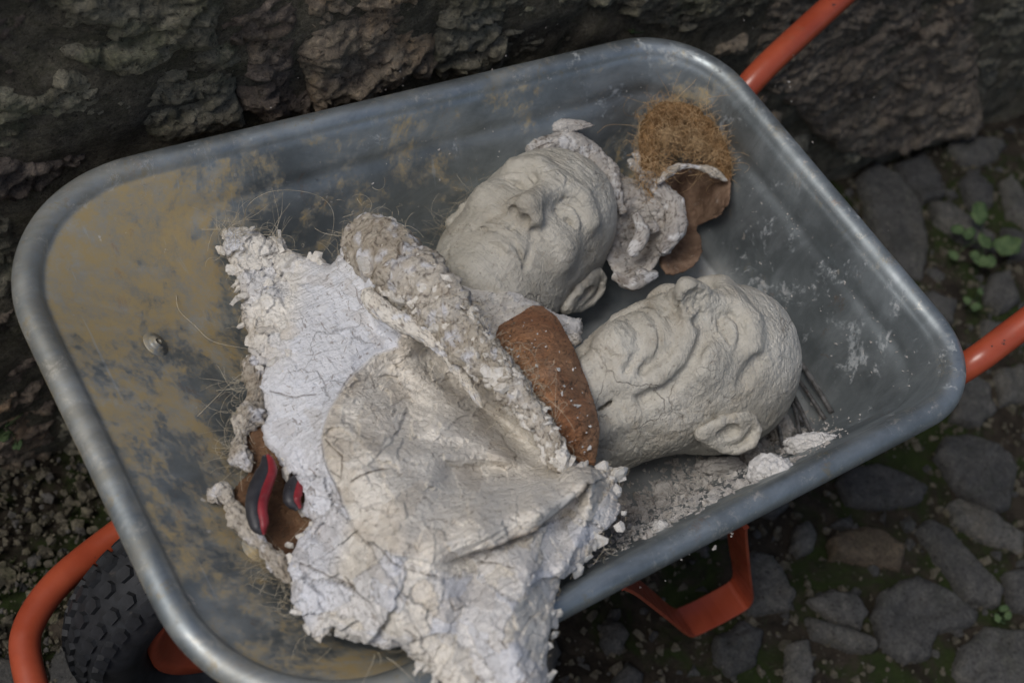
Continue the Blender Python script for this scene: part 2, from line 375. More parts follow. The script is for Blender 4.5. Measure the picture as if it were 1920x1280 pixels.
def m_stone(name, a, b, c, lich=.5, sc=14):
    s = NT(name); rnd = s.n('ObjectInfo').outputs['Random']
    off = s.n('VectorMath', operation='ADD'); s.l(s.tc, off.inputs[0]); cx = s.n('CombineXYZ'); s.l(s.math('MULTIPLY', rnd, 9.0), cx.inputs[0]); s.l(cx.outputs[0], off.inputs[1])
    v = off.outputs[0]
    col = s.mix(s.rng(s.noise(sc, 9, .72, .6, v), .35, .66), a, b)
    col = s.mix(s.math('MULTIPLY', s.rng(s.noise(sc * .6, 6, .7, 1, v), .5, .68), s.rng(rnd, 0, 1, .25, 1)), col, c)
    col = s.mix(s.rng(s.noise(sc * 5, 6, .75, .3, v), .55, .75, 0, .5), col, (.20, .20, .17))
    col = s.mix(s.math('MULTIPLY', s.rng(s.noise(sc * .9, 7, .75, .8), .48, .66), lich), col, (.052, .062, .026))
    col = s.mix(1.0, col, s.mix(rnd, (.72, .72, .74), (1.3, 1.26, 1.2)), 'MULTIPLY')
    col = s.mix(s.rng(s.noise(sc * 9, 4, .7, 0, v), .3, .45, .8, 0), col, (.02, .017, .014))
    g1 = s.noise(sc * 7, 12, .88, 1.2, v); col = s.mix(s.rng(g1, .50, .60), col, s.mix(1.0, col, (1.75, 1.7, 1.55), 'MULTIPLY')); col = s.mix(s.rng(g1, .47, .40), col, s.mix(1.0, col, (.35, .33, .30), 'MULTIPLY'))
    h = s.math('ADD', s.math('ADD', s.math('MULTIPLY', g1, .45), s.noise(sc * 2, 10, .8, .5, v)), s.math('MULTIPLY', s.noise(sc * 1.1, 8, .7, .8, s.mapv((1, 1, 4), (0, .3, 0), v)), .8))
    return s.done(col, .92, s.bump(h, .9, .016), 0, .2)
def m_simple(name, a, b, sc=40, rough=.6, bump=.2, metal=0, spec=.5, dirt=None, bd=.001):
    s = NT(name); c = s.mix(s.rng(s.noise(sc, 7, .65), .35, .65), a, b)
    if dirt: c = s.mix(s.rng(s.noise(sc * .7, 8, .75, .5), .6, .68), c, dirt)
    return s.done(c, rough, s.bump(s.noise(sc * 3, 6, .7), bump, bd), metal, spec)
def m_paint():
    s = NT('orange_paint'); c = s.mix(s.rng(s.noise(14, 6, .6), .3, .7), (.27, .047, .021), (.36, .072, .032))
    d = s.rng(s.noise(60, 6, .7), .66, .69); c = s.mix(d, c, (.03, .02, .018))
    g = s.rng(s.noise(22, 8, .75), .55, .75, 0, .35); c = s.mix(g, c, (.20, .10, .06))
    return s.done(c, s.rng(s.noise(30, 5), .3, .7, .28, .5), s.bump(s.noise(120, 4), .12, .0008), 0, .5)
M = dict(
    tray=m_tray(),
    head=m_clay('grey_clay', (.36, .34, .29), (.54, .52, .46), .5, 42, .62, .4, (.33, .26, .16), .30, .75, tone=(.6, .6, .58), sliver=.22),
    bust=m_clay('cracked_clay', (.61, .575, .51), (.75, .72, .655), .4, 30, .8, .25, (.42, .35, .25), .35, .8, tone=(.645, .66, .695)),
    collar=m_clay('crumbly_clay', (.42, .37, .30), (.64, .60, .53), .5, 60, .9, .15, (.24, .17, .10), .6, .9, tone=(.68, .68, .7)),
    lump=m_clay('dry_white_clay', (.50, .49, .47), (.70, .69, .67), .4, 60, .85, .2, (.4, .36, .3), .3, .8),
    grey=m_clay('dusty_clay', (.33, .31, .29), (.55, .53, .50), .6, 45, .88, .2, (.28, .22, .15), .4, .9),
    terra=m_clay('terracotta', (.32, .14, .065), (.50, .27, .14), .9, 40, .68, .4, (.50, .36, .26), .45, 1.6),
    brown=m_clay('brown_clay', (.13, .07, .04), (.24, .14, .08), .9, 45, .85, .2, (.10, .06, .035), .5, .8),
    felt=m_simple('felt', (.11, .07, .048), (.20, .135, .095), 60, .95, .5, 0, .1, (.28, .23, .19)),
    coir=m_simple('coir_fibre', (.30, .18, .08), (.54, .38, .21), 40, .7, .1),
    coirbase=m_simple('coir_mat', (.13, .075, .035), (.30, .18, .085), 120, .95, .8, 0, .1, (.35, .25, .15), .006),
    sisal=m_simple('pale_fibre', (.38, .32, .22), (.60, .54, .42), 60, .7, .1),
    paint=m_paint(),
    rubber=m_simple('rubber', (.010, .011, .013), (.022, .024, .028), 50, .65, .4, 0, .4, (.05, .045, .04)),
    steel=m_simple('rusty_steel', (.13, .125, .12), (.30, .29, .285), 90, .40, .4, .7, .5, (.10, .05, .03)),
    red=m_simple('red_plastic', (.17, .012, .018), (.25, .022, .03), 60, .5, .2, 0, .5, (.16, .12, .11)),
    black=m_simple('black_plastic', (.018, .018, .022), (.035, .035, .04), 50, .5, .15, 0, .5, (.14, .13, .13)),
    olive=m_stone('olive_stone', (.18, .172, .135), (.35, .335, .265), (.20, .21, .14), .45),
    purple=m_stone('purple_stone', (.17, .14, .118), (.33, .28, .235), (.34, .24, .155), .3),
    rust=m_stone('rust_stone', (.26, .215, .17), (.42, .36, .28), (.44, .31, .18), .3),
    mortar=m_stone('mortar', (.125, .115, .09), (.26, .24, .185), (.17, .16, .10), .45, 30),
    cobble=m_stone('cobble_stone', (.085, .087, .088), (.14, .14, .136), (.11, .105, .095), .2, 18),
    tan=m_stone('tan_stone', (.09, .072, .055), (.14, .115, .085), (.10, .075, .05), .2, 18),
    leaf=m_simple('leaf', (.035, .062, .026), (.07, .105, .045), 60, .75, .5, 0, .2, (.10, .12, .05)),
    flake=m_simple('clay_chip', (.58, .55, .49), (.74, .72, .68), 3, .85, .4, 0, .2, (.40, .34, .26), .05),
    rubble=m_stone('rubble_stone', (.14, .13, .12), (.30, .29, .27), (.18, .16, .13), .3, 40),
    moss=m_simple('moss', (.012, .020, .006), (.032, .048, .012), 90, .95, .3),
)
def m_soil():
    s = NT('mossy_soil'); c = s.mix(s.rng(s.noise(28, 8, .7), .35, .65), (.016, .013, .010), (.045, .037, .028))
    c = s.mix(s.rng(s.noise(7, 8, .7, .5), .47, .60), c, s.mix(s.noise(60, 5), (.010, .017, .005), (.035, .05, .014)))
    c = s.mix(s.rng(s.noise(150, 4, .6), .66, .72), c, (.17, .16, .15))
    return s.done(c, .95, s.bump(s.noise(90, 8, .75), .9, .008), 0, .15)
M['soil'] = m_soil()

# ------------------------------------------------------------------ ground
def ground_h(x, y):
    P = np.stack([x, y, np.zeros_like(x)], -1)
    return fbm(P, 6, 5, .55, 4) * .010 - .012
def to_ground(U, V, H): return np.stack([U, V, H], -1)
def to_wall(U, V, H): return np.stack([U, .395 - H, V], -1)
gx = np.unique(np.r_[-40, -12, -5, np.arange(-2.2, 2.6, .012), 5, 12, 40]); gy = np.unique(np.r_[-40, -12, -5, -2.4, np.arange(-1.6, .42, .012), .6])
GX, GY = np.meshgrid(gx, gy, indexing='ij')
GZ = ground_h(GX, GY) + fbm(np.stack([GX, GY, GX * 0], -1), 30, 4, .6, 5) * .006
ground = mesh_np('ground', np.stack([GX, GY, GZ], -1).reshape(-1, 3), grid_faces(*GX.shape), M['soil']); ground['kind'] = 'structure'
def px_poly(pts, **k): return [at(x, y, **k) for x, y in pts]
COB = [
 [(1757,850),(1770,815),(1810,808),(1885,830),(1912,870),(1900,950),(1865,955),(1800,920)],
 [(1568,900),(1590,870),(1645,862),(1700,885),(1745,912),(1728,938),(1650,955),(1590,945)],
 [(1553,1010),(1600,985),(1650,990),(1703,1018),(1695,1062),(1640,1055),(1560,1042)],
 [(1718,985),(1745,966),(1785,985),(1820,1035),(1880,1105),(1872,1135),(1815,1125),(1775,1065)],
 [(1640,1145),(1655,1105),(1722,1076),(1790,1110),(1835,1150),(1828,1168),(1765,1180),(1752,1225),(1705,1237),(1655,1200)],
 [(1778,940),(1800,932),(1870,960),(1925,995),(1925,1035),(1860,1015),(1790,975)],
 [(1520,1118),(1560,1098),(1610,1112),(1632,1145),(1620,1178),(1570,1162)],
 [(1513,1150),(1570,1168),(1640,1192),(1648,1215),(1600,1218),(1530,1185)],
 [(1390,1060),(1410,1035),(1445,1040),(1495,1110),(1480,1142),(1410,1145),(1385,1110)],
 [(1345,1190),(1385,1160),(1432,1180),(1425,1240),(1370,1262),(1340,1235)],
 [(1478,1205),(1520,1198),(1532,1260),(1525,1300),(1472,1300)],
 [(1800,1215),(1850,1168),(1925,1178),(1935,1290),(1830,1290),(1790,1255)],
 [(1788,705),(1820,696),(1860,715),(1872,765),(1840,792),(1790,785)],
 [(1885,1075),(1925,1055),(1935,1150),(1895,1130)],
 [(1610,330),(1640,300),(1690,325),(1730,380),(1745,460),(1730,520),(1680,500),(1640,430)],
 [(1680,300),(1735,282),(1765,330),(1772,365),(1735,375),(1700,340)],
 [(1800,335),(1835,322),(1865,350),(1860,380),(1820,385)],
 [(1775,265),(1830,250),(1885,262),(1875,295),(1810,310)],
 [(1750,375),(1790,385),(1870,440),(1860,460),(1800,440),(1755,410)],
 [(1875,340),(1900,325),(1935,370),(1930,420),(1890,400)],
 [(1870,690),(1925,680),(1935,745),(1880,755)],
 [(1860,510),(1900,500),(1912,560),(1880,585),(1850,560)],
 [(1880,420),(1925,430),(1935,480),(1895,480)],
 [(1845,595),(1890,605),(1925,590),(1935,635),(1880,655),(1850,635)],
 [(1690,560),(1750,540),(1800,560),(1790,600),(1720,600)],
]
def stone_hf(seed, height, sp, rnd=.02, tilt=0, top=0.0, coarse=.25, strata=False):
    r = np.random.default_rng(seed); tx, ty = r.normal(0, tilt, 2)
    def hf(U, V, D):
        P = np.stack([U, V, np.full_like(U, seed * .37)], -1); c = (U.mean(), V.mean())
        h = height * (1 - np.exp(-D / rnd)) + (U - c[0]) * tx + (V - c[1]) * ty
        h = h + sp * (.45 if strata else 1) * (fbm(P, 9, 3, .5, seed) * 1.2 + fbm(P, 26, 5, .6, seed + 1) * coarse * 2) * (.3 + .7 * np.minimum(D / rnd, 1))
        if strata:
            q1, _, g1 = plates(U, V, .060, seed, 1.7, .15, .55); q2, _, g2 = plates(U, V, .021, seed + 3, 1.6, .3, .6); q3, _, g3 = plates(U, V, .009, seed + 5, 1.4, .2, .6)
            h = h + sp * (q1 * 1.35 + q2 * .75 + q3 * .35) - sp * .25 * (1 - sstep(0, .06, g1)) - sp * .12 * (1 - sstep(0, .08, g2)) + fbm(P, 110, 4, .7, seed + 5, True) * sp * .16
        h = h + sp * .5 * fbm(P * np.array([1, 2.5, 1], np.float32), 70, 3, .6, seed + 6, True)
        h = h - sp * 1.2 * sstep(.25, .6, fbm(P * np.array([1, 3, 1], np.float32), 14, 3, .5, seed + 3))
        return h + top, {}
    return hf
def area_c(P): P = np.asarray(P); return P[:, :2].mean(0)
cob_done = []
def cobble(P, i, mat):
    o = relief('cobblestone', rough_poly(P, .006, .0042, i), stone_hf(i, .012, .0042, .0045, .06, -.001, .5), .0042, .05, M[mat], ground, to_ground)
    cob_done.append(np.asarray(P)[:, :2]); return o
for i, c in enumerate(COB):
    cobble([p[:2] for p in px_poly(c, z=.005)], 100 + i, 'tan' if i in (2,) else 'cobble')
# the rest of the paving: jittered stones wherever none has been set yet
def poly_gap(c, polys):
    m = 9
    for q in polys:
        d, _, _, ins, _ = seg_dist(np.array([c[0]]), np.array([c[1]]), q); m = min(m, -1 if ins[0] else d[0])
    return m
k = 0; rg = np.random.default_rng(11)
for gx_ in np.arange(-1.2, 1.9, .092):
    for gy_ in np.arange(-.95, .34, .085):
        c = np.array([gx_, gy_]) + rg.normal(0, .014, 2); g = poly_gap(c, cob_done)
        wall_side = gy_ > .2
        if min(np.hypot(gx_ - .34, gy_ - yy_) for yy_ in (-.222, .222)) < .11: continue
        if g < .022 or (gx_ < -.25 and wall_side): continue
        rr = min(.048, g * .98) * rg.uniform(.7, 1.0); n = rg.integers(6, 9); a0 = rg.random() * 6; el = rg.uniform(.65, 1.05); an = rg.random() * 3
        P = []
        for j in range(n):
            t = a0 + j * 2 * math.pi / n; q = np.array([math.cos(t), math.sin(t) * el]) * rr * rg.uniform(.82, 1.12)
            P.append(c + np.array([q[0] * math.cos(an) - q[1] * math.sin(an), q[0] * math.sin(an) + q[1] * math.cos(an)]))
        k += 1
        if k < 270: cobble(P, 200 + k, 'cobble' if rg.random() < .85 else 'tan')
# gravel, crumbs and moss between the stones
def chips(name, pts, sizes, mat, seed, flat=.35, parent=None, label=None, cat=None):
    r = np.random.default_rng(seed); Vs, Fs = [], []; n = 0
    for p, s in zip(pts, sizes):
        k = r.integers(5, 8); th = np.sort(r.random(k)) * 2 * math.pi; rad = r.uniform(.5, 1.0, k) * s
        ring = np.stack([np.cos(th) * rad, np.sin(th) * rad, r.normal(0, .12, k) * s], -1); lo_ = ring * .8; lo_[:, 2] -= s * flat; top = np.array([[0, 0, s * flat * .5]])
        V = np.r_[ring, lo_, top]; q = r.normal(0, 1, 3); q[2] = abs(q[2]) + 1.2; q /= np.linalg.norm(q); A = np.cross(q, [1, 0, 0]); A /= np.linalg.norm(A); B = np.cross(q, A)
        V = V[:, :1] * A + V[:, 1:2] * B + V[:, 2:] * q + p; Vs.append(V)
        for j in range(k):
            j2 = (j + 1) % k; Fs += [(n + j, n + j2, n + 2 * k), (n + j2, n + j, n + k + j), (n + j2, n + k + j, n + k + j2)]
        n += len(V)
    return mesh_np(name, np.concatenate(Vs), np.array(Fs), mat, parent, smooth=False)
def gpts(n, seed, x=(-1.0, 1.8), y=(-.95, .37)):
    r = np.random.default_rng(seed); X = r.uniform(*x, n); Y = r.uniform(*y, n); return np.stack([X, Y, ground_h(X, Y) + .004], -1), r
p, r = gpts(8000, 21); tag(chips('gravel', p, r.gamma(2, .0022, len(p)) + .0015, M['mortar'], 22, .8), kind='stuff')
p, r = gpts(1500, 27); tag(chips('pebbles', p, r.gamma(2, .0032, len(p)) + .003, M['cobble'], 28, .8), kind='stuff')
p, r = gpts(900, 23); tag(chips('plaster_crumbs', p + [0, 0, .006], r.gamma(1.6, .0008, len(p)) + .0006, M['rubble'], 24), kind='stuff')
p = np.array([at(x, y, z=.004) for x, y in RNG.uniform((-40, 860), (330, 1290), (900, 2))]); tag(chips('plaster_rubble', p, RNG.gamma(1.2, .0026, 900) + .0008, M['mortar'], 25, .9), kind='stuff')
mp, r = gpts(9000, 31); mm = fbm(mp, 7, 4, .55, 77) > .06; mp = mp[mm]
def tufts(name, pts, size, mat, seed):
    r = np.random.default_rng(seed); n = len(pts); V = np.zeros((n, 5, 3, 3)); 
    for j in range(5):
        a = r.random(n) * 6.28; l = size * r.uniform(.5, 1.3, n); o = r.normal(0, size * .6, (n, 3)) * [1, 1, .1]
        V[:, j, 0] = pts + o + np.stack([np.cos(a), np.sin(a), 0 * a], -1) * (size * .22); V[:, j, 1] = pts + o - np.stack([np.cos(a), np.sin(a), 0 * a], -1) * (size * .22)
        V[:, j, 2] = pts + o + np.stack([r.normal(0, .4, n) * l, r.normal(0, .4, n) * l, l], -1)
    return mesh_np(name, V.reshape(-1, 3), np.arange(n * 15).reshape(-1, 3), mat)
p = np.array([at(x, y, z=.004) for x, y in RNG.uniform((-40, 860), (330, 1290), (160, 2))]); tag(chips('plaster_grit', p, RNG.gamma(1.2, .0024, 160) + .0008, M['rubble'], 26, .8), kind='stuff')
tag(tufts('moss', mp, .006, M['moss'], 5), kind='stuff')

# ------------------------------------------------------------------ stone wall
wall = empty('stone_wall', (0.4, .395, 0)); wall.location = (0, 0, 0)
tag(wall, 'old rubble stone wall with dark mossy joints behind the wheelbarrow', 'wall')
U_, V_ = np.meshgrid(np.arange(-1.3, 2.6, .015), np.arange(-.06, 1.3, .015), indexing='ij')
Hm = fbm(np.stack([U_, V_, U_ * 0], -1), 12, 5, .6, 3) * .024 + .014
fb = mesh_np('mortar_bed', to_wall(U_, V_, Hm).reshape(-1, 3), grid_faces(*U_.shape), M['mortar'], wall); fb['kind'] = 'stuff'
mesh_np('wall_core', [(-1.4, .43, -.05), (2.7, .43, -.05), (2.7, .43, 1.32), (-1.4, .43, 1.32), (-1.4, .8, -.05), (2.7, .8, -.05), (2.7, .8, 1.32), (-1.4, .8, 1.32)],
        [(0, 1, 2, 3), (5, 4, 7, 6), (3, 2, 6, 7), (1, 5, 6, 2), (4, 0, 3, 7)], M['mortar'], wall, False)
WS = [  # outlines of the stones seen in the photograph
 ([(-60,-60),(85,-40),(95,40),(110,100),(70,160),(-40,180)], 'purple', .035),
 ([(100,-60),(430,-60),(425,20),(405,95),(340,110),(270,150),(200,150),(125,105),(98,20)], 'olive', .050),
 ([(270,165),(340,120),(385,98),(450,92),(458,130),(450,170),(455,235),(380,260),(290,275),(262,235)], 'olive', .040),
 ([(438,-60),(560,-60),(572,40),(570,110),(596,222),(520,240),(462,215),(470,100),(415,85),(430,20)], 'purple', .032),
 ([(572,-60),(800,-60),(815,40),(826,120),(800,150),(700,178),(640,200),(604,212),(578,120),(580,30)], 'rust', .045),
 ([(-60,190),(70,170),(120,120),(200,160),(255,170),(258,225),(180,262),(90,290),(-50,310)], 'olive', .040),
 ([(-60,320),(80,300),(180,270),(260,240),(268,262),(200,300),(110,370),(40,400),(-60,410)], 'purple', .045),
 ([(-60,420),(40,408),(60,440),(40,520),(20,560),(-60,560)], 'olive', .03),
 ([(-60,570),(40,565),(70,600),(95,700),(20,730),(-60,730)], 'purple', .035),
 ([(-60,740),(50,735),(100,720),(115,780),(100,840),(20,860),(-60,850)], 'purple', .04),
 ([(-60,860),(30,868),(95,850),(105,900),(60,925),(-60,940)], 'rust', .045),
 ([(110,790),(150,800),(185,860),(170,900),(112,890)], 'olive', .03),
 ([(826,-60),(1000,-60),(1000,-5),(940,40),(870,60),(832,50)], 'olive', .04),
 ([(1010,-60),(1190,-60),(1180,-5),(1090,30),(1000,48),(955,45)], 'olive', .035),
 ([(830,66),(940,52),(1100,40),(1160,70),(1130,95),(980,120),(850,158),(830,130)], 'olive', .03),
 ([(1200,-60),(1400,-60),(1460,-50),(1440,20),(1400,60),(1290,70),(1200,50),(1170,20)], 'olive', .045),
 ([(1180,62),(1290,82),(1400,75),(1400,110),(1330,120),(1230,110)], 'rust', .025),
 ([(1475,-60),(1600,-60),(1830,-60),(1830,60),(1828,225),(1780,250),(1650,285),(1570,275),(1480,190),(1420,150),(1450,60)], 'rust', .055),
 ([(1850,-60),(2000,-60),(2000,90),(1900,120),(1848,110)], 'olive', .012),
 ([(1846,125),(1930,130),(2000,110),(2000,170),(1850,205)], 'olive', .008),
]
wdone = []
for i, (pp, mt, hh) in enumerate(WS):
    P = [(q[0], q[2]) for q in px_poly(pp, Y=.37)]; wdone.append(np.array(P))
    cc_ = np.mean(P, 0); P = [cc_ + (np.array(q) - cc_) * 1.085 for q in P]
    relief('stone', rough_poly(P, .010, .006, i), stone_hf(i + 1, hh * .42, .013, .010, .05, .002, 1.0, True), .0045, .05, M[mt], wall, to_wall)
rg = np.random.default_rng(5); zc = 0.0; k = 0
while zc < 1.25:
    hh = rg.uniform(.06, .12); xc = -1.25 + rg.uniform(0, .1)
    while xc < 2.5:
        ww = rg.uniform(.09, .24); c = np.array([xc + ww / 2, zc + hh / 2]); g = poly_gap(c, wdone); xc += ww
        if g < min(ww, hh) * .22: continue
        sx_, sz_ = ww / 2 - .008, hh / 2 - .007
        if g < math.hypot(sx_, sz_): f_ = max(.45, g / math.hypot(sx_, sz_)); sx_ *= f_; sz_ *= max(f_, .6)
        P = [c + np.array([a * sx_, b * sz_]) * rg.uniform(.85, 1.05, 2) for a, b in ((-1, -1), (0, -1), (1, -1), (1, 0), (1, 1), (0, 1), (-1, 1), (-1, 0))]
        relief('stone', rough_poly(smooth_poly(P, 1), .014, .004, 50 + k), stone_hf(50 + k, rg.uniform(.015, .04), .012, .010, .03, .0, .9, True), .008, .04, M[rg.choice(['olive', 'purple', 'rust'])], wall, to_wall); k += 1
    zc += hh

# ------------------------------------------------------------------ wheelbarrow
barrow = empty('wheelbarrow', (0, 0, 0))
tag(barrow, 'galvanised steel wheelbarrow with orange tube frame standing beside the stone wall', 'wheelbarrow')
ZR, ZF = .620, .400
def rquad(cn, rad, na=14, ns=22):
    cn = [np.array(c, float) for c in cn]; out = []
    arcs = []
    for i in range(4):
        a, b, c = cn[i - 1], cn[i], cn[(i + 1) % 4]; u = (a - b) / np.linalg.norm(a - b); v = (c - b) / np.linalg.norm(c - b)
        th = math.acos(u @ v); L = rad[i] / math.tan(th / 2); p0, p1 = b + u * L, b + v * L
        cc = b + (u + v) / np.linalg.norm(u + v) * rad[i] / math.sin(th / 2); a0 = math.atan2(*(p0 - cc)[::-1]); a1 = math.atan2(*(p1 - cc)[::-1])
        d = (a1 - a0 + math.pi) % (2 * math.pi) - math.pi; arcs.append([cc + rad[i] * np.array([math.cos(a0 + d * t), math.sin(a0 + d * t)]) for t in np.linspace(0, 1, na)])
    for i in range(4):
        out += arcs[i]; a, b = arcs[i][-1], arcs[(i + 1) % 4][0]; out += [a + (b - a) * t for t in np.linspace(0, 1, ns + 2)[1:-1]]
    return np.array(out)
R_out = rquad([(-.45, .3265), (-.45, -.3265), (.45, -.298), (.45, .298)], (.165, .165, .105, .12))
cen = R_out.mean(0)
def onorm(P):
    T = np.roll(P, -1, 0) - np.roll(P, 1, 0); N = np.stack([T[:, 1], -T[:, 0]], 1); N /= np.linalg.norm(N, axis=1)[:, None]
    s = np.sign(((P - P.mean(0)) * N).sum(1)); return N * s[:, None]
NO = onorm(R_out); RL = .0135
R_in = R_out - NO * (2 * RL + .002)
R_fl = rquad([(-.085, .185), (-.085, -.185), (.385, -.190), (.385, .190)], (.10, .10, .07, .07))
prof = []
for a in np.linspace(-70, 175, 14):           # rolled lip
    prof.append(('lip', a))
for wv in np.r_[np.linspace(.012, .97, 34), np.linspace(1.0, 1.98, 16)]: prof.append(('w', wv))
rings = []
for kd, q in prof:
    if kd == 'lip':
        a = math.radians(q); P = R_out - NO * (RL - RL * math.cos(a)); z = np.full(len(P), ZR - RL + RL * math.sin(a))
    else:
        P = R_in + (R_fl - R_in) * min(q, 1) if q <= 1 else R_fl + (np.array([.15, 0]) - R_fl) * (q - 1)
        s_ = .5 * (q + 1 - math.sqrt((q - 1) ** 2 + .035)); s0_ = .5 * (1 - math.sqrt(1 + .035)); s_ = s_ - s0_ * max(0, 1 - q)
        z = np.full(len(P), ZR - RL - (ZR - RL - ZF) * s_)
        P3 = np.c_[P, z]; z = z + fbm(P3, 5, 2, .5, 2) * .003
        if q < .6: P = P + NO * (.004 * np.exp(-((q - .22) / .035) ** 2)[None] if False else .0035 * math.exp(-((q - .22) / .04) ** 2) * sstep(-.32, -.1, P[:, :1]))
    rings.append(np.c_[P, z])
rings = np.array(rings); nr, ns_, _ = rings.shape; V = rings.reshape(-1, 3); Fq = grid_faces(nr, ns_, wrap_v=True)
V = np.r_[V, [[.15, 0, rings[-1][:, 2].mean()]]]
ff = Fq.tolist() + [((nr - 1) * ns_ + i, (nr - 1) * ns_ + (i + 1) % ns_, nr * ns_) for i in range(ns_)]
tray = mesh_np('tray', V, ff, M['tray'], barrow)
md = tray.modifiers.new('sheet', 'SOLIDIFY'); md.thickness = .0014; md.offset = 0
md = tray.modifiers.new('sub', 'SUBSURF'); md.levels = 1; md.render_levels = 1
TR = rings
def tray_z(x, y):
    P = TR[14:].reshape(-1, 3); d = (P[:, 0] - x) ** 2 + (P[:, 1] - y) ** 2; i = np.argsort(d)[:4]; w_ = 1 / (d[i] + 1e-6); return float((P[i, 2] * w_).sum() / w_.sum())
def on_tray(px, py, lift=0.0):
    lo, hi = .38, .63
    for _ in range(30):
        z = (lo + hi) / 2; p = at(px, py, z=z)
        if z > tray_z(p[0], p[1]): hi = z
        else: lo = z
    p = at(px, py, z=z); return p + np.array([0, 0, lift])
def bolt(px, py):
    p = on_tray(px, py); q = on_tray(px + 12, py); r_ = on_tray(px, py + 12); n = np.cross(r_ - p, q - p); n /= np.linalg.norm(n); n *= np.sign(n[2])
    A = np.cross(n, [0, 1, 0]); A /= np.linalg.norm(A); B = np.cross(n, A); Vb = []; pr = [(.0145, 0), (.0140, .0012), (.0095, .0016), (.0088, .0030), (.0070, .0048), (.0035, .0058)]
    for r0, h0 in pr:
        for t in range(24): a = t * math.pi / 12; Vb.append(p + n * (h0 + .0012) + r0 * (A * math.cos(a) + B * math.sin(a)))
    Vb.append(p + n * .0072); f_ = grid_faces(len(pr), 24, wrap_v=True).tolist() + [(5 * 24 + i, 5 * 24 + (i + 1) % 24, 144) for i in range(24)]
    mesh_np('bolt', Vb, f_, M['tray'], tray)
bolt(290, 647); bolt(478, 1030)
loop = [(-.30, .118, .265), (-.389, .099, .25), (-.464, .071, .25), (-.509, .037, .25), (-.526, 0, .25), (-.530, -.06, .25), (-.51, -.11, .25), (-.45, -.145, .25), (-.30, -.145, .265)]
hu = [(.86, .33, .665), (.673, .272, .614), (.505, .217, .575), (.455, .205, .49), (.40, .19, .40), (.33, .175, .36), (.1, .16, .34), (-.18, .135, .29)]
hl = [(.80, -.225, .75), (.56, -.235, .592), (.492, -.24, .560), (.455, -.225, .49), (.40, -.20, .40), (.33, -.18, .36), (.1, -.16, .34), (-.18, -.135, .29)]
tube('frame_tube', spline(hu + loop + hl[::-1], 8), .0165, M['paint'], barrow, 20)
def strap(name, path, wy, th, mat, parent):
    P = spline(path, 4); T = np.gradient(P, axis=0); T /= np.linalg.norm(T, axis=1)[:, None]; Y = np.array([0, 1.0, 0]); N = np.cross(T, Y)
    cs = [(-wy / 2, -th), (wy / 2, -th), (wy / 2, th), (-wy / 2, th)]; V = np.concatenate([[p + Y * a + n * b for a, b in cs] for p, n in zip(P, N)])
    f_ = grid_faces(len(P), 4, wrap_v=True).tolist() + [(3, 2, 1, 0), tuple(len(V) - 4 + i for i in range(4))]
    o = mesh_np(name, V, f_, mat, parent, False); b = o.modifiers.new('b', 'BEVEL'); b.width = .001; b.segments = 2; return o
for sgn in (-1, 1):
    y = .222 * sgn
    strap('leg', [(.06, y, .365), (.10, y, .31), (.20, y, .155), (.282, y, .028), (.31, y, .006), (.37, y, .006), (.392, y, .030), (.33, y, .165), (.25, y, .335), (.235, y, .37)], .046, .0022, M['paint'], barrow)
strap('cross_bar', [(.05, 0, .372), (.15, 0, .375), (.26, 0, .372)], .46, .002, M['paint'], barrow)
for sgn in (-1, 1):
    strap('front_brace', [(-.16, .125 * sgn, .30), (-.24, .125 * sgn, .40), (-.33, .125 * sgn, .545)], .03, .002, M['paint'], barrow)
wh = empty('wheel', (-.276, 0, .208)); wh.parent = barrow
a_, b_ = np.meshgrid(np.arange(64) * 2 * math.pi / 64, np.arange(20) * 2 * math.pi / 20, indexing='ij')
cy = np.cos(b_); sy = np.sin(b_); rr = .162 + .041 * np.sign(cy) * np.abs(cy) ** .9; yy = .049 * np.sign(sy) * np.abs(sy) ** .9
mesh_np('tyre', np.stack([rr * np.cos(a_), yy, rr * np.sin(a_)], -1).reshape(-1, 3), grid_faces(64, 20, True, True), M['rubber'], wh)
pr = [(.0, .016), (.03, .018), (.034, .030), (.06, .022), (.095, .014), (.112, .030), (.126, .036), (.126, -.036), (.112, -.030), (.095, -.014), (.06, -.022), (.034, -.030), (.03, -.018), (0, -.016)]
a48 = np.arange(48) * 2 * math.pi / 48
mesh_np('rim', np.array([[(r0 * math.cos(a), y0, r0 * math.sin(a)) for a in a48] for r0, y0 in pr]).reshape(-1, 3), grid_faces(len(pr), 48, wrap_v=True), M['paint'], wh)
tube('axle', [(0, -.14, 0), (0, .14, 0)], .008, M['steel'], wh, 10)
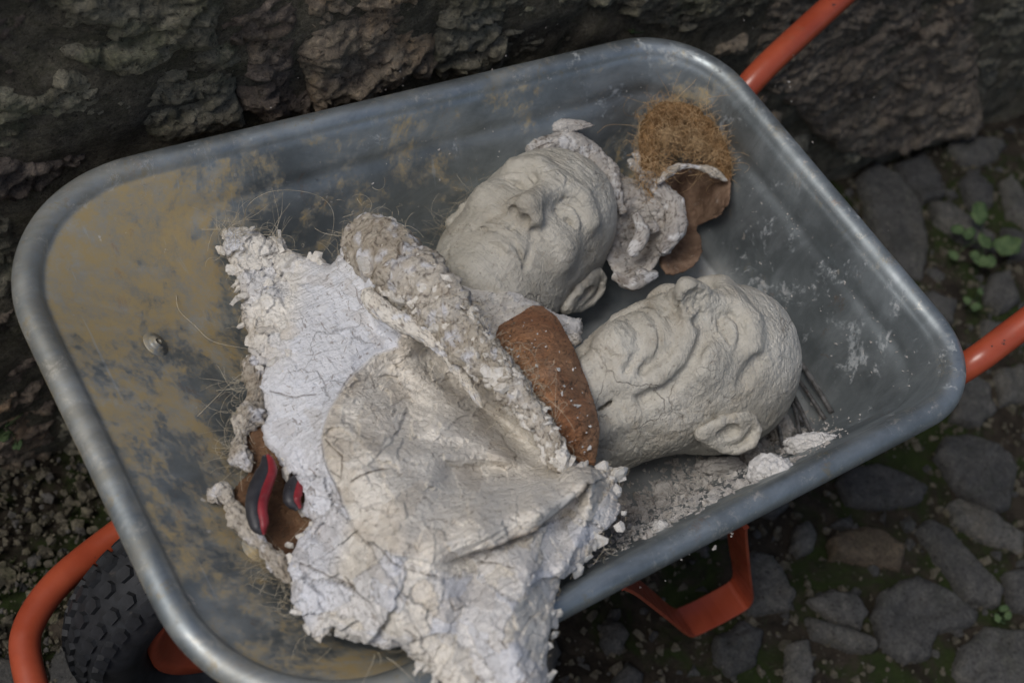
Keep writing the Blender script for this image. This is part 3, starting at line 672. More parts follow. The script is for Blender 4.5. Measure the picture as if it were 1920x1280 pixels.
# tread blocks: one shared hexagonal block
hx = [(math.cos(t) * .0115, math.sin(t) * .0095) for t in np.radians([0, 50, 130, 180, 230, 310])]
bv = [(x, y, -.004) for x, y in hx] + [(x * .88, y * .88, .0048) for x, y in hx] ; bf = [tuple(range(6, 12))] + [(i, (i + 1) % 6, 6 + (i + 1) % 6, 6 + i) for i in range(6)]
b0 = mesh_np('tread_block', bv, bf, M['rubber'], wh, False); bm_ = b0.data; first = True
NB = 46
for row, (lat, off) in enumerate([(-.90, 0), (-.45, .5), (0, 0), (.45, .5), (.90, 0)]):
    for i in range(NB):
        a = (i + off) * 2 * math.pi / NB
        o = b0 if first else bpy.data.objects.new('tread_block', bm_)
        if not first: C.objects.link(o); o.parent = wh
        first = False; c1, s1 = math.cos(lat), math.sin(lat); rad = np.array([math.cos(a), 0, math.sin(a)]); Yv = np.array([0, 1.0, 0])
        nrm = rad * c1 + Yv * s1; tx = np.array([-math.sin(a), 0, math.cos(a)]); ty = np.cross(nrm, tx)
        pos = rad * (.162 + .041 * c1 ** .9) + Yv * .049 * np.sign(s1) * abs(s1) ** .9
        mm_ = np.eye(4); mm_[:3, 0] = tx; mm_[:3, 1] = ty; mm_[:3, 2] = nrm; mm_[:3, 3] = pos; o.matrix_local = Matrix(mm_.tolist())

# ------------------------------------------------------------------ clay heads
def axes_from_cam(f, u):
    f = np.array(f, float); f /= np.linalg.norm(f); u = np.array(u, float); u -= f * u.dot(f); u /= np.linalg.norm(u); s = np.cross(u, f)
    return np.stack([ROT @ s, ROT @ u, ROT @ f], 1)
def head_sdf(P, o):
    P = P.astype(np.float32); x = P[:, 0]; A = P.copy(); A[:, 0] = np.abs(x)      # mirrored coordinates
    d = ell(P, (0, .036, -.018), (.076, .090, .096))
    d = su(d, ell(P, (0, .020, .022), (.064, .080, .066)), .03)
    d = su(d, ell(P, (0, -.040, .022), (.057 * o['jaw'], .074, .070)), .035)
    d = su(d, cap(A, (.050, -.048, -.005), (.018, -.092, .050), .020, .018), .03)            # jaw line
    d = su(d, cap(P, (0, -.050, -.03), (0, -.14, -.05), .052, .055), .035)
    d = su(d, pcap(P, o['neck'], o['neck_r']), .03)
    d = su(d, ell(P, (0, -.096, .066 + o['chin']), (.021, .018, .019)), .016)                # chin
    d = su(d, ell(A, (.040, -.018, .062), (.022, .017, .022)), .022)                          # cheekbone
    d = su(d, pcap(A, [(.010, .030, .088), (.028, .039, .086), (.050, .032, .068)], (.008, .0095, .008)), .016)   # brow
    d = su(d, pcap(A, [(.0, .034, .086), (.010, .030, .088)], .008), .016)
    d = ss(d, ell(A, (.031, .012, .102), (.019, .0150, .026)), .012)                          # sockets
    d = su(d, ell(A, (.031, .011, .070), (.0155, .0125, .0145)), .003)
    lid = pcap(A, [(.0155, .007, .0825), (.022, .0155, .0845), (.032, .018, .0850), (.041, .0145, .0800), (.047, .007, .0740)], (.002, .003, .0034, .003, .002))
    low = pcap(A, [(.0155, .006, .0820), (.023, .0010, .0845), (.033, -.0005, .0840), (.042, .0025, .0785), (.047, .007, .0740)], (.0018, .0026, .003, .0024, .002))
    d = su(d, np.minimum(lid, low), .004)
    d = su(d, pcap(A, [(.020, -.006, .082), (.034, -.010, .080), (.046, -.004, .071)], .003), .010)               # bags
    n = o['nose']
    if n > 0:
        d = su(d, pcap(P, [(0, .026, .0875), (.001, .008, .096), (.0, -.012, .104 + .004 * n), (0, -.023, .106 + .006 * n)], (.0085, .0095, .0115, .0130)), .017)
        d = su(d, ell(A, (.0125, -.027, .101), (.0092, .0090, .0125)), .009)
        d = ss(d, ell(A, (.0075, -.0375, .104), (.0042, .006, .0048)), .003)
    else:                                                                                     # torn nose: flared stump with a crater
        d = su(d, pcap(P, [(0, .026, .089), (0, .010, .098), (0, -.006, .103)], (.007, .009, .011)), .012)
        d = su(d, ell(P, (0, -.020, .104), (.020, .016, .013)), .008)
        d = su(d, ell(A, (.016, -.026, .094), (.009, .011, .012)), .006)
        d = su(d, cap(P, (.010, .004, .112), (-.008, -.014, .118), .006, .005), .008)
        d = ss(d, ell(P, (.012, -.012, .122), (.012, .020, .013)), .005)
    d = ss(d, pcap(A, [(.0185, .0055, .0850), (.031, .0045, .0850), (.044, .0050, .0780)], (.0016, .0036, .0016)), .0012)
    d = ss(d, pcap(A, [(.016, .0200, .0880), (.031, .0245, .0890), (.046, .0190, .0800)], (.0016, .0024, .0016)), .005)
    # muzzle, lips
    d = su(d, ell(P, (0, -.056, .062), (.030, .024, .026)), .02)
    mo = o['mouth']
    d = su(d, pcap(A, [(0, -.0520, .0915), (.006, -.0505, .0915), (.016, -.0545, .0865), (.026, -.0600, .0745)], (.0048, .0056, .0048, .0025)), .003)
    d = su(d, pcap(A, [(0, -.0640, .0895), (.010, -.0640, .0880), (.020, -.0620, .0815), (.026, -.0605, .0745)], (.0060, .0060, .0046, .0025)), .003)
    d = ss(d, pcap(A, [(0, -.0578, .0975), (.010, -.0572, .0955), (.020, -.0595, .0880), (.031, -.0650, .0760)], (.0026, .0026, .0024, .0018)) - mo, .002)
    d = ss(d, ell(P, (0, -.0765, .093), (.014, .0040, .006)), .006)
    d = ss(d, cap(P, (0, -.041, .0955), (0, -.048, .0950), .0020), .003)                       # philtrum
    f = o['folds']
    for (pts, r, k) in f: d = ss(d, pcap(A, pts, r), k)
    for (pts, r, k) in o.get('add', ()): d = su(d, pcap(P, pts, r), k)
    for (pts, r, k) in o.get('addm', ()): d = su(d, pcap(A, pts, r), k)
    for (c, r, k) in o.get('cut', ()): d = ss(d, ell(P, c, r), k)
    return d
def ear_sdf(P, sg):
    P = P.astype(np.float32) * np.array([sg, 1, 1], np.float32)
    # ear plane: opens backwards
    hx_ = [(.0745, .018, .004), (.0790, .030, -.006), (.0850, .034, -.018), (.0900, .027, -.030), (.0900, .012, -.034), (.0860, -.004, -.030), (.0810, -.018, -.018), (.0770, -.026, -.008)]
    d = pcap(P, hx_, (.0035, .0044, .005, .0052, .005, .0046, .0056, .0075))
    d = su(d, ell(P, (.0775, -.024, -.004), (.0055, .011, .009)), .006)
    d = su(d, pcap(P, [(.0740, -.004, .004), (.0785, -.009, .0035), (.0760, -.016, .002)], (.004, .0048, .004)), .004)       # tragus
    d = su(d, pcap(P, [(.0830, .020, -.012), (.0850, .012, -.021), (.0820, -.004, -.021), (.0790, -.014, -.012)], (.003, .0034, .0036, .0036)), .004)
    w_ = ell(P, (.0760, .006, -.017), (.0110, .032, .0245)); w_ = ss(w_, ell(P, (.0840, -.001, -.009), (.0080, .0135, .0100)), .003)
    return su(d, w_, .004)
def build_head(name, M3, pos, sc, o, seed, mat, label):
    root = empty(name, pos); root.matrix_world = Matrix(np.block([[M3 * sc, np.array(pos)[:, None]], [np.zeros((1, 3)), np.ones((1, 1))]]).tolist())
    tag(root, label, 'sculpture', 'sculpted clay heads lying in the tray'); root.name = 'sculpted_head'
    V, Fq = surface_nets(lambda P: head_sdf(P, o), (-.10, o['ymin'], -.125), (.10, .135, .140), .00135)
    N = normals(V, Fq)
    keep = np.ones(len(V), bool)
    P = V.astype(np.float32); face = sstep(-.02, .05, P[:, 2])
    d = fbm(P, 28, 3, .5, seed) * .0018 + fbm(P, 75, 4, .6, seed + 1) * .0012 * o.get('rg', 1)
    st = fbm(P * np.array([1, 3.2, 2], np.float32), 120, 3, .55, seed + 2); mk = .3 + .7 * sstep(-.1, .25, fbm(P, 13, 3, .5, seed + 20)); d += st * .0009 * mk
    st2 = fbm(P @ _Q.T * np.array([1, 4, 1], np.float32), 95, 3, .6, seed + 3, True); d += st2 * .0008 * o.get('rg', 1) * sstep(.0, .3, fbm(P, 20, 2, .5, seed + 4))
    pu = P[:, 0] + P[:, 1] * .5; pv = P[:, 1] - P[:, 0] * .3
    ph, pt, pe = plates(pu.astype(float), (pv + P[:, 2] * .8).astype(float), .016, seed, 1.5, .6, .6)
    fm = sstep(-.05, .25, fbm(P, 16, 3, .5, seed + 8)); d += ph * .0030 * fm * o['flaky']
    d -= .0012 * (1 - sstep(0, .05, pe)) * fm * o['flaky']
    for (c, r, amp) in o.get('torn', ()):
        q = np.linalg.norm(P - np.array(c, np.float32), axis=1); m = 1 - sstep(r * .6, r, q); d += m * amp * (fbm(P, 90, 4, .65, seed + 12, True) - .2)
    for (c, r, amp, fq) in o.get('rings', ()):
        q = np.linalg.norm(P - np.array(c, np.float32), axis=1); m = 1 - sstep(r * .7, r, q); d += m * amp * np.sin(q * fq + fbm(P, 40, 2, .5, seed) * 2)
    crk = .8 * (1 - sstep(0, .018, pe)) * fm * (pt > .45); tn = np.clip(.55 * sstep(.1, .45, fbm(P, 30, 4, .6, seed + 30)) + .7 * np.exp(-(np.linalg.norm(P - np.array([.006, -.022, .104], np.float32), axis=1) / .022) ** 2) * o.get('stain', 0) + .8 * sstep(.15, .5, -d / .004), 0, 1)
    V = V + N * d[:, None]
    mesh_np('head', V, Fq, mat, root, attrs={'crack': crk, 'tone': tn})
    for sg in o['ears']:
        V, Fq = surface_nets(lambda P: ear_sdf(P, sg), tuple(np.minimum(np.array([.058, -.045, -.045]) * [sg, 1, 1], np.array([.102, -.045, -.045]) * [sg, 1, 1])), tuple(np.maximum(np.array([.058, .048, .02]) * [sg, 1, 1], np.array([.102, .048, .02]) * [sg, 1, 1])), .0011)
        N = normals(V, Fq); P = V.astype(np.float32)
        V = V + N * (fbm(P, 110, 4, .6, seed + 5) * .0012 + fbm(P * np.array([1, 1, 3], np.float32), 160, 2, .5, seed) * .0005)[:, None]
        V = V * [1.0, 1.02, 1.02]
        mesh_np('ear', V, Fq, mat, root)
    return root
H1 = dict(rg=.8, stain=1, jaw=1.06, chin=0, nose=1, mouth=.0, flaky=.5, ymin=-.17, ears=(1, -1), neck=[(0, -.06, -.01), (0, -.13, -.02)], neck_r=(.05, .056),
     folds=[([(.017, -.030, .098), (.027, -.046, .089), (.033, -.062, .077)], .0022, .006), ([(.012, .030, .100), (.008, .040, .099)], .0012, .004)],
     torn=[((0, -.080, .085), .022, .0014), ((.034, .008, .08), .018, .0009), ((-.03, -.095, .05), .03, .002)],
     cut=[((.036, .0075, .0855), (.0070, .0038, .0110), .0015), ((-.028, .0070, .0865), (.0080, .0034, .0110), .0015), ((.0075, -.0375, .1045), (.0058, .0066, .0095), .0015), ((-.0075, -.0375, .1045), (.0055, .0062, .0090), .0015)])
M1 = axes_from_cam((.16, .50, 1), (.60, .80, 0))
p1 = at(990, 380, z=.615) - M1 @ np.array([0, -.024, .116]) * 1.08
build_head('clay_head', M1, p1, 1.08, H1, 3, M['head'], 'pale clay head with downturned mouth facing up against the far side of the tray')
H2 = dict(jaw=.94, chin=.008, nose=2.6, mouth=.0004, flaky=.55, ymin=-.21, ears=(1,), neck=[(0, -.05, -.015), (.004, -.12, -.01), (.006, -.20, .0)], neck_r=(.055, .050, .056),
     folds=[([(.021, -.020, .096), (.031, -.040, .086), (.036, -.062, .074), (.034, -.082, .062)], .0042, .010),
            ([(.030, -.012, .087), (.046, -.034, .072), (.052, -.060, .050), (.046, -.085, .035)], .0050, .014),
            ([(.014, -.078, .092), (.026, -.086, .080), (.030, -.100, .062)], .0030, .007),
            ([(.012, -.118, .045), (.020, -.150, .030), (.022, -.185, .030)], .0050, .008),
            ([(.032, -.110, .030), (.040, -.150, .016), (.042, -.190, .012)], .0050, .008),
            ([(.060, .034, .058), (.066, .018, .045)], .006, .012)],
     add=[([(.0, -.105, .062), (.004, -.14, .048), (.010, -.20, .050)], (.010, .008, .008), .014),
          ([(.022, -.105, .050), (.028, -.15, .034), (.030, -.20, .034)], (.009, .008, .009), .012),
          ([(.044, -.095, .016), (.046, -.14, .006), (.044, -.20, .004)], (.011, .010, .010), .014),
          ([(-.020, -.105, .050), (-.022, -.15, .036), (-.020, -.20, .036)], (.009, .008, .009), .012)],
     addm=[([(.024, -.030, .090), (.040, -.048, .070), (.044, -.070, .056)], (.006, .0065, .006), .012)],
     torn=[((.006, -.018, .112), .024, .0035), ((.03, .01, .08), .018, .0012)],
     rings=[((.004, -.092, .090), .03, .0003, 700)],
     cut=[((.014, -.020, .118), (.0105, .022, .014), .003), ((.033, .0085, .0860), (.0065, .0042, .0050), .003), ((-.030, .0085, .0860), (.006, .004, .005), .002)])
M2 = axes_from_cam((.05, .72, .70), (.93, .14, -.42))
p2 = at(1288, 556, z=.640) - M2 @ np.array([0, -.022, .112]) * 1.05
build_head('clay_head', M2, p2, 1.05, H2, 9, M['head'], 'bald gaunt clay head with torn nose and corded neck beside the terracotta slab')

# ------------------------------------------------------------------ broken bust
CRX = [(430,425,.545),(470,430,.545),(520,452,.55),(570,482,.56),(620,492,.575),(655,470,.59),(690,420,.60),(740,440,.60),(800,500,.605),(860,570,.61),(905,640,.61),(950,700,.61),(1005,760,.61),(1045,835,.61),(1070,872,.61),(1112,876,.615),(1162,893,.62),(1152,910,.62),(1168,950,.62),(1150,985,.62),(1125,1005,.63),(1108,1045,.63),(1078,1068,.64),(1052,1092,.645),(1042,1135,.65),(1034,1185,.66),(1024,1235,.67),(1030,1278,.67),(1000,1330,.67),(900,1320,.67),(850,1285,.66),(815,1262,.66),(790,1235,.655),(742,1215,.65),(700,1222,.64),(665,1192,.635),(625,1180,.63),(600,1206,.625),(575,1190,.62),(560,1150,.615),(540,1120,.61),(548,1095,.61),(530,1062,.605),(552,1020,.60),(578,985,.60),(560,965,.595),(572,935,.59),(552,895,.585),(530,880,.58),(512,850,.575),(492,835,.57),(482,800,.57),(500,765,.57),(482,720,.56),(492,690,.56),(472,655,.555),(452,600,.55),(456,570,.55),(440,520,.545),(417,470,.54)]
CTL = [(430,440,.550),(500,480,.560),(560,520,.572),(480,560,.566),(620,510,.590),(460,640,.560),(560,600,.590),(520,700,.586),(620,620,.598),(690,560,.604),(640,700,.600),(560,800,.592),(680,640,.600),
       (700,470,.606),(760,530,.600),(720,700,.596),(640,780,.606),(620,850,.622),(660,930,.634),(780,680,.598),(850,700,.588),(900,760,.584),(950,830,.590),(1000,870,.606),(760,780,.612),(850,830,.610),(800,900,.642),(900,900,.620),(980,900,.618),
       (700,1010,.655),(800,1000,.668),(900,960,.668),(1000,930,.656),(1085,900,.634),(870,1045,.660),(960,1000,.652),(1050,960,.636),(1130,940,.625),(1100,1000,.636),(600,940,.600),(590,1050,.618),(560,1100,.612),(650,1150,.634),(700,1100,.662),(800,1100,.684),(900,1100,.682),(1000,1080,.670),(1040,1100,.650),(760,1200,.662),(850,1230,.682),(950,1200,.694),(1020,1200,.670),(900,1300,.690),(1000,1290,.680),(540,900,.588)]
def lpoly(L): return np.array([lp(*q) for q in L])
ctl = lpoly(CTL); base_f = tps(ctl, 2e-6)
c0 = lp(1100, 892, .63)
edge_c = lpoly([(745,650,.60),(700,665,.60),(655,710,.60),(622,765,.60),(606,815,.61),(615,870,.62),(640,930,.63),(668,985,.64),(690,1010,.65)])
crease = lpoly([(838,1052,.66),(880,1034,.66),(940,1012,.655),(1000,988,.65),(1050,955,.645),(1085,925,.64),(1098,900,.635)])
crk1 = [rough_poly(lpoly(L), .006, .002, i, False) for i, L in enumerate([
   [(700,1010,.65),(760,1060,.67),(840,1085,.68),(900,1062,.68),(960,1055,.67)], [(830,1090,.68),(850,1150,.69),(930,1130,.69)],
   [(625,880,.62),(660,900,.63),(700,880,.63),(740,870,.63)], [(655,905,.63),(650,950,.635)], [(505,735,.58),(560,745,.58),(600,740,.59)],
   [(640,1090,.65),(700,1130,.66),(720,1180,.66)], [(940,1090,.68),(920,1160,.69),(950,1200,.69)], [(820,860,.63),(900,865,.62),(960,880,.62)], [(620,820,.61),(650,850,.62),(640,905,.63)], [(560,1060,.61),(620,1080,.63),(660,1100,.65)]])]
FEAT = [(lpoly(L)[:, :2], a * 2.3, w) for L, a, w in [
   ([(820,800,.61),(900,832,.61),(1000,880,.61)], .007, .010), ([(850,885,.61),(950,886,.61),(1040,888,.61)], -.012, .012), ([(830,1008,.66),(900,985,.66),(1000,950,.65),(1085,905,.64)], .014, .016),
   ([(800,670,.60),(870,730,.59),(945,800,.59),(1010,870,.60)], -.017, .015), ([(735,690,.60),(770,760,.60)], -.010, .018), ([(650,800,.61),(700,880,.63),(760,940,.64)], .010, .030),
   ([(700,840,.62),(800,850,.62),(900,862,.61),(1020,884,.61)], .005, .008), ([(760,1010,.67),(720,1080,.67),(760,1180,.67)], .008, .014), ([(900,1080,.68),(870,1180,.68),(900,1260,.68)], -.008, .012), ([(600,1000,.60),(660,1060,.63)], -.007, .010),
   ([(980,1060,.67),(960,1160,.69),(990,1260,.69)], .008, .016), ([(1110,900,.63),(1090,980,.63),(1050,1060,.65)], .007, .008), ([(1085,930,.63),(1055,1010,.64)], -.006, .008), ([(700,520,.6),(720,600,.6),(780,640,.6)], .010, .008)]]
def bust_h(U, V, D):
    h = base_f(U, V); P = np.stack([U, V, np.zeros_like(U)], -1)
    de, _, _, _, te = seg_dist(U, V, edge_c, False)
    dc, qx, qy, _, tc = seg_dist(U, V, crease, False)
    # inside of the cream shell (right of the edge curve)
    E = np.vstack([edge_c[:, :2], lpoly([(800,1040,.66)])[:, :2], crease[::1, :2], lpoly([(1110,880,.62), (1040,800,.62), (900,620,.62), (800,560,.61), (745,640,.6)])[:, :2]])
    di, _, _, ins, _ = seg_dist(U, V, E); sd = np.where(ins, di, -di); inside = sstep(-.002, .004, sd)
    h = h + .006 * sstep(-.0008, .0012, sd) * np.exp(-np.maximum(sd, 0) / .03) * (de < .06)
    # undercut fold
    below = ((V - qy) < 0); endm = np.clip(tc / 1.5, 0, 1)
    h = h + np.where(below, -.016 * np.exp(-dc / .010), .010 * np.exp(-dc / .018)) * endm
    # hollows and ribs running to the throat
    ang = np.arctan2(c0[1] - V, c0[0] - U); rad = np.hypot(U - c0[0], V - c0[1]); fan = inside * sstep(.03, .09, rad) 
    Q = np.stack([ang * 4.6, rad * 6, rad * 0 + 2], -1); h = h + fan * (fbm(Q, 1.0, 4, .55, 5, True) - .1) * .010 * sstep(0, .1, rad)
    Q2 = np.stack([ang * 22, rad * 14, rad * 0 + 4], -1); h = h + inside * fbm(Q2, 1.0, 3, .5, 6) * .0016
    # palette-knife plates: broad, then small
    for L, a_, w_ in FEAT: h = h + a_ * np.exp(-(seg_dist(U, V, L, False)[0] / w_) ** 2)
    low = 1 - inside; pu, pv = U, V
    h1, t1, e1 = plates(pu, pv, .034, 3, 1.4, .5, .5); h2, t2, e2 = plates(pu, pv, .015, 5, 1.5, -.4, .6); h3, t3, e3 = plates(pu, pv, .0062, 7, 1.3, .9, .7)
    wm = 1 - sstep(-.012, .012, sstep(0, 1, fbm(P, 9, 2, .5, 12)) * 0 + (U - lp(700, 600, .6)[0]) + .35 * (lp(700, 950, .6)[1] - V))      # bright left plane
    smoothp = wm * sstep(lp(500, 560, .58)[0], lp(545, 560, .58)[0], U) * sstep(lp(600, 850, .6)[1] - .02, lp(600, 800, .6)[1], V)
    k1 = low * (1 - .88 * smoothp); ul = inside * sstep(.10, .19, rad) * sstep(lp(640, 900, .6)[1], lp(640, 800, .6)[1], V); k1 = k1 + .35 * ul
    horn = sstep(lp(590, 520, .58)[0], lp(540, 520, .58)[0], U) * sstep(lp(600, 700, .58)[1], lp(600, 640, .58)[1], V); k1 = np.clip(k1 + horn * .5, 0, 1.6)
    h4, t4, e4 = plates(pu, pv, .022, 13, 2.2, -1.0, .7); h = h + np.maximum(h4, -.1) * .0075 * k1
    h = h + h1 * .0165 * (k1 + .42 * inside) + h2 * .0110 * (k1 + .80 * inside) + h3 * .0046 * (k1 + .30 * inside + .12)
    h = h + low * (1 - smoothp) * (np.maximum(h1, 0) * .008 + np.abs(fbm(P, 22, 3, .55, 44)) * .010)
    eg = lambda e, w_: 1 - sstep(0, w_, e)
    h = h - .0014 * eg(e1, .05) * k1 - .0011 * eg(e2, .07) * (k1 + .25 * inside)
    h = h + fbm(P, 60, 4, .55, 8) * .0014 + fbm(P, 220, 3, .6, 9) * .0006 * (1 - .5 * inside)
    crack = np.clip(.75 * eg(e1, .012) * (k1 + .1) * (t1 > .45) + .5 * eg(e2, .022) * (k1 + .15) * (t2 > .45) + .35 * eg(e3, .06) * k1 * (t3 > .6), 0, 1)
    for c_ in crk1:
        m = (U > c_[:, 0].min() - .01) & (U < c_[:, 0].max() + .01); d_ = np.full(U.shape, 1.0)
        if m.any(): d_[m] = seg_dist(U[m], V[m], c_, False)[0]
        g = 1 - sstep(.0001, .0010, d_ + .0004 * fbm(P, 300, 2)); g = g * sstep(-.25, .1, fbm(P, 45, 3, .5, 66)); h = h - .0030 * g; crack = np.maximum(crack, g)
    crack = np.maximum(crack, .6 * (1 - sstep(.0003, .0016, np.abs(sd + .0010))) * (de < .012) * sstep(-.2, .2, fbm(P, 35, 3, .5, 67)))
    crack = np.maximum(crack, .9 * (1 - sstep(.0005, .004, dc)) * endm); crack = np.maximum(crack, .6 * inside * (1 - sstep(0, .04, e2)) * (t2 > .55) * sstep(-.1, .2, fbm(P, 30, 3, .5, 71)))
    h = h - .012 * np.exp(-D / .004)
    white = np.clip(wm * (1 - .8 * horn) * .9 + .5 * (t1 > .72) * low + .35 * (t2 > .75), 0, 1) * (1 - inside)
    ey = np.exp(-((sd - .008) / .014) ** 2) * (de < .05) * inside; up_ = inside * sstep(lp(700, 800, .6)[1], lp(700, 690, .6)[1], V)
    tone = np.clip((.9 * ey + .6 * up_) * sstep(-.35, .25, fbm(P, 34, 4, .6, 25)) + .12 * inside * sstep(.1, .5, fbm(P, 14, 4, .6, 21) + .2) + .6 * (t2 < .2) + .5 * np.exp(-D / .006) + .5 * sstep(.3, .6, fbm(P, 24, 4, .6, 19)), 0, 1)
    return h, {'crack': crack, 'white': white, 'tone': tone}
bust = empty('clay_bust', O0.tolist()); tag(bust, 'large cracked white clay bust fragment hanging over the near rim of the tray', 'sculpture')
def kid(o, root):
    o.parent = root; o.matrix_parent_inverse = root.matrix_world.inverted() if False else Matrix.Translation(-root.location); return o
def wigw(seed, a=.0030, f=85):
    def g(W, D):
        P = W.astype(np.float32); return np.stack([fbm(P, f, 3, .6, seed + k) for k in range(3)], -1) * a * np.exp(-D / .02)[:, None]
    return g
bo = relief('shell', rough_poly(lpoly(CRX), .005, .0028, 3), bust_h, .00092, .030, M['bust'], wig=wigw(4)); kid(bo, bust)

def lumpy(name, path, radii, mat, seed, amp=.006, seg=90, n=24, flat=1.0, parent=None, pl=.010):
    """rough roll of clay swept along a path"""
    P = spline(path, n); r = np.interp(np.linspace(0, 1, len(P)), np.linspace(0, 1, len(radii)), radii); r = r.copy()
    e = np.linspace(0, 1, len(P)); r *= np.minimum(1, np.sqrt(np.clip(np.minimum(e, 1 - e) / .035, 0.0004, 1)))
    V, Q, T = tube_geo(P, r, seg); W = V.astype(np.float32); nn = len(P) * seg; cc = np.r_[np.repeat(P, seg, 0), P[:1], P[-1:]]; dr = V - cc; dr /= np.linalg.norm(dr, axis=1)[:, None] + 1e-9
    th = np.r_[np.tile(np.arange(seg) * 2 * math.pi / seg, len(P)), 0, 0]; Ls = np.r_[0, np.cumsum(np.linalg.norm(np.diff(P, axis=0), axis=1))]; ls = np.r_[np.repeat(Ls, seg), 0, Ls[-1]]
    ph, pt, pe = plates(ls, (th - math.pi) * r.mean(), pl, seed, 1.2, .4, .6)
    d = fbm(W, 45, 4, .6, seed) * amp + fbm(W, 160, 4, .65, seed + 1, True) * amp * .35 + ph * amp * .7
    V = V + dr * (d * np.minimum(1, np.r_[np.repeat(r, seg), 0, 0] / .012))[:, None]
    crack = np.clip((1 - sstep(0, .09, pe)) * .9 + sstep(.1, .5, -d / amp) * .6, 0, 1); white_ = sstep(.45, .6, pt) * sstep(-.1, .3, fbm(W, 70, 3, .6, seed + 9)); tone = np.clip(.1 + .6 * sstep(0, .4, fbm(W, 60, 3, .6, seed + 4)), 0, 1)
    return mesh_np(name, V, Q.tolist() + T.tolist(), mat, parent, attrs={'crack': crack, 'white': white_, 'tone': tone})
rid = [(676,440,.600),(705,462,.615),(760,512,.628),(812,560,.636),(862,618,.642),(905,672,.645),(950,715,.645),(1000,775,.640),(1035,835,.632),(1050,885,.622)]
RP = [at(x, y, z=z) for x, y, z in rid]
kid(lumpy('collar', RP, (.022, .030, .034, .029, .022, .017, .015, .013, .011, .008), M['collar'], 15, .0085), bust)
kid(lumpy('collar_lip', [at(x, y, z=z) for x, y, z in [(688,545,.618),(705,572,.624),(745,600,.628),(800,632,.628),(840,668,.622),(868,705,.612),(905,765,.605)]], (.007, .009, .0085, .0075, .007, .006, .003), M['bust'], 16, .0050, 60, 16, pl=.006), bust)

# flakes of shell-like clay stuck to the collar and the torn edges: shared meshes, one object each
def flake_mesh(seed):
    r = np.random.default_rng(seed); k = 9; th = np.sort(r.random(k) + np.arange(k)) * 2 * math.pi / (k + .5); rad = r.uniform(.7, 1.1, k) * np.array([1.0])
    x, y = np.cos(th) * rad, np.sin(th) * rad * r.uniform(.6, .9); z = -.22 * (x * x + y * y) + r.normal(0, .05, k)
    V = [(r.normal(0, .15), r.normal(0, .15), r.uniform(.05, .25))] + list(zip(x, y, z)) + [(a * .8, b * .8, c - .38) for a, b, c in zip(x, y, z)] + [(0, 0, -.4)]
    Fc = [(0, 1 + i, 1 + (i + 1) % k) for i in range(k)] + [(1 + i, 1 + k + i, 1 + k + (i + 1) % k, 1 + (i + 1) % k) for i in range(k)] + [(2 * k + 1, 1 + k + (i + 1) % k, 1 + k + i) for i in range(k)]
    me = bpy.data.meshes.new('clay_flake'); me.from_pydata(V, [], Fc); me.materials.append(M['flake']); return me
FM = [flake_mesh(i) for i in range(7)]
def flake(root, p, nrm, size, r, name='clay_flake'):
    o = bpy.data.objects.new(name, FM[r.integers(0, 7)]); C.objects.link(o); n = np.array(nrm) + r.normal(0, .45, 3); n /= np.linalg.norm(n)
    q = Vector(n).to_track_quat('Z', 'Y').to_matrix() @ Matrix.Rotation(r.random() * 6.28, 3, 'Z'); m = (q * size).to_4x4(); m.translation = Vector(np.array(p) - np.array(root.location)); o.parent = root; o.matrix_local = m
rf = np.random.default_rng(8); RS = spline(RP, 12); RR = np.interp(np.linspace(0, 1, len(RS)), np.linspace(0, 1, 10), (.022, .030, .034, .029, .022, .017, .015, .013, .011, .008))
for i in range(230):
    t = rf.beta(1.2, 1.3); j = int(t * (len(RS) - 1)); a = rf.uniform(-1.6, 1.3); T_ = RS[min(j + 1, len(RS) - 1)] - RS[max(j - 1, 0)]; T_ /= np.linalg.norm(T_)
    B_ = np.cross(T_, EN); B_ /= np.linalg.norm(B_); n_ = EN * math.cos(a) + B_ * -math.sin(a)
    flake(bust, RS[j] + n_ * (RR[j] + .001) + T_ * rf.normal(0, .004), n_, rf.gamma(3, .0012) + .0018, rf)
EP = rough_poly(lpoly(CRX), .004, .002, 3)
for i in range(150):
    j = rf.integers(0, len(EP)); u, v = EP[j, 0] + rf.normal(0, .003), EP[j, 1] + rf.normal(0, .003); 
    if 4 < 0: continue
    hh = float(base_f(np.array([u]), np.array([v]))[0]) - rf.uniform(.004, .018); c = EP[:, :2].mean(0); o_ = np.array([u, v]) - c; o_ /= np.linalg.norm(o_)
    flake(bust, wld(np.array(u), np.array(v), np.array(hh)), EN * .8 + (E1 * o_[0] + E2 * o_[1]) * .7, rf.gamma(3, .0016) + .0025, rf)
# the horn's shingled flakes
for i in range(45):
    x, y = rf.uniform(425, 560), rf.uniform(450, 700)
    u, v, _ = lp(x, y, .57)
    d_, _, _, ii, _ = seg_dist(np.array([u]), np.array([v]), EP)
    if not ii[0]: continue
    hh = float(base_f(np.array([u]), np.array([v]))[0]); flake(bust, wld(np.array(u), np.array(v), np.array(hh + .0005)), EN + np.array([0, 0, .5]), rf.gamma(3, .0014) + .002, rf)

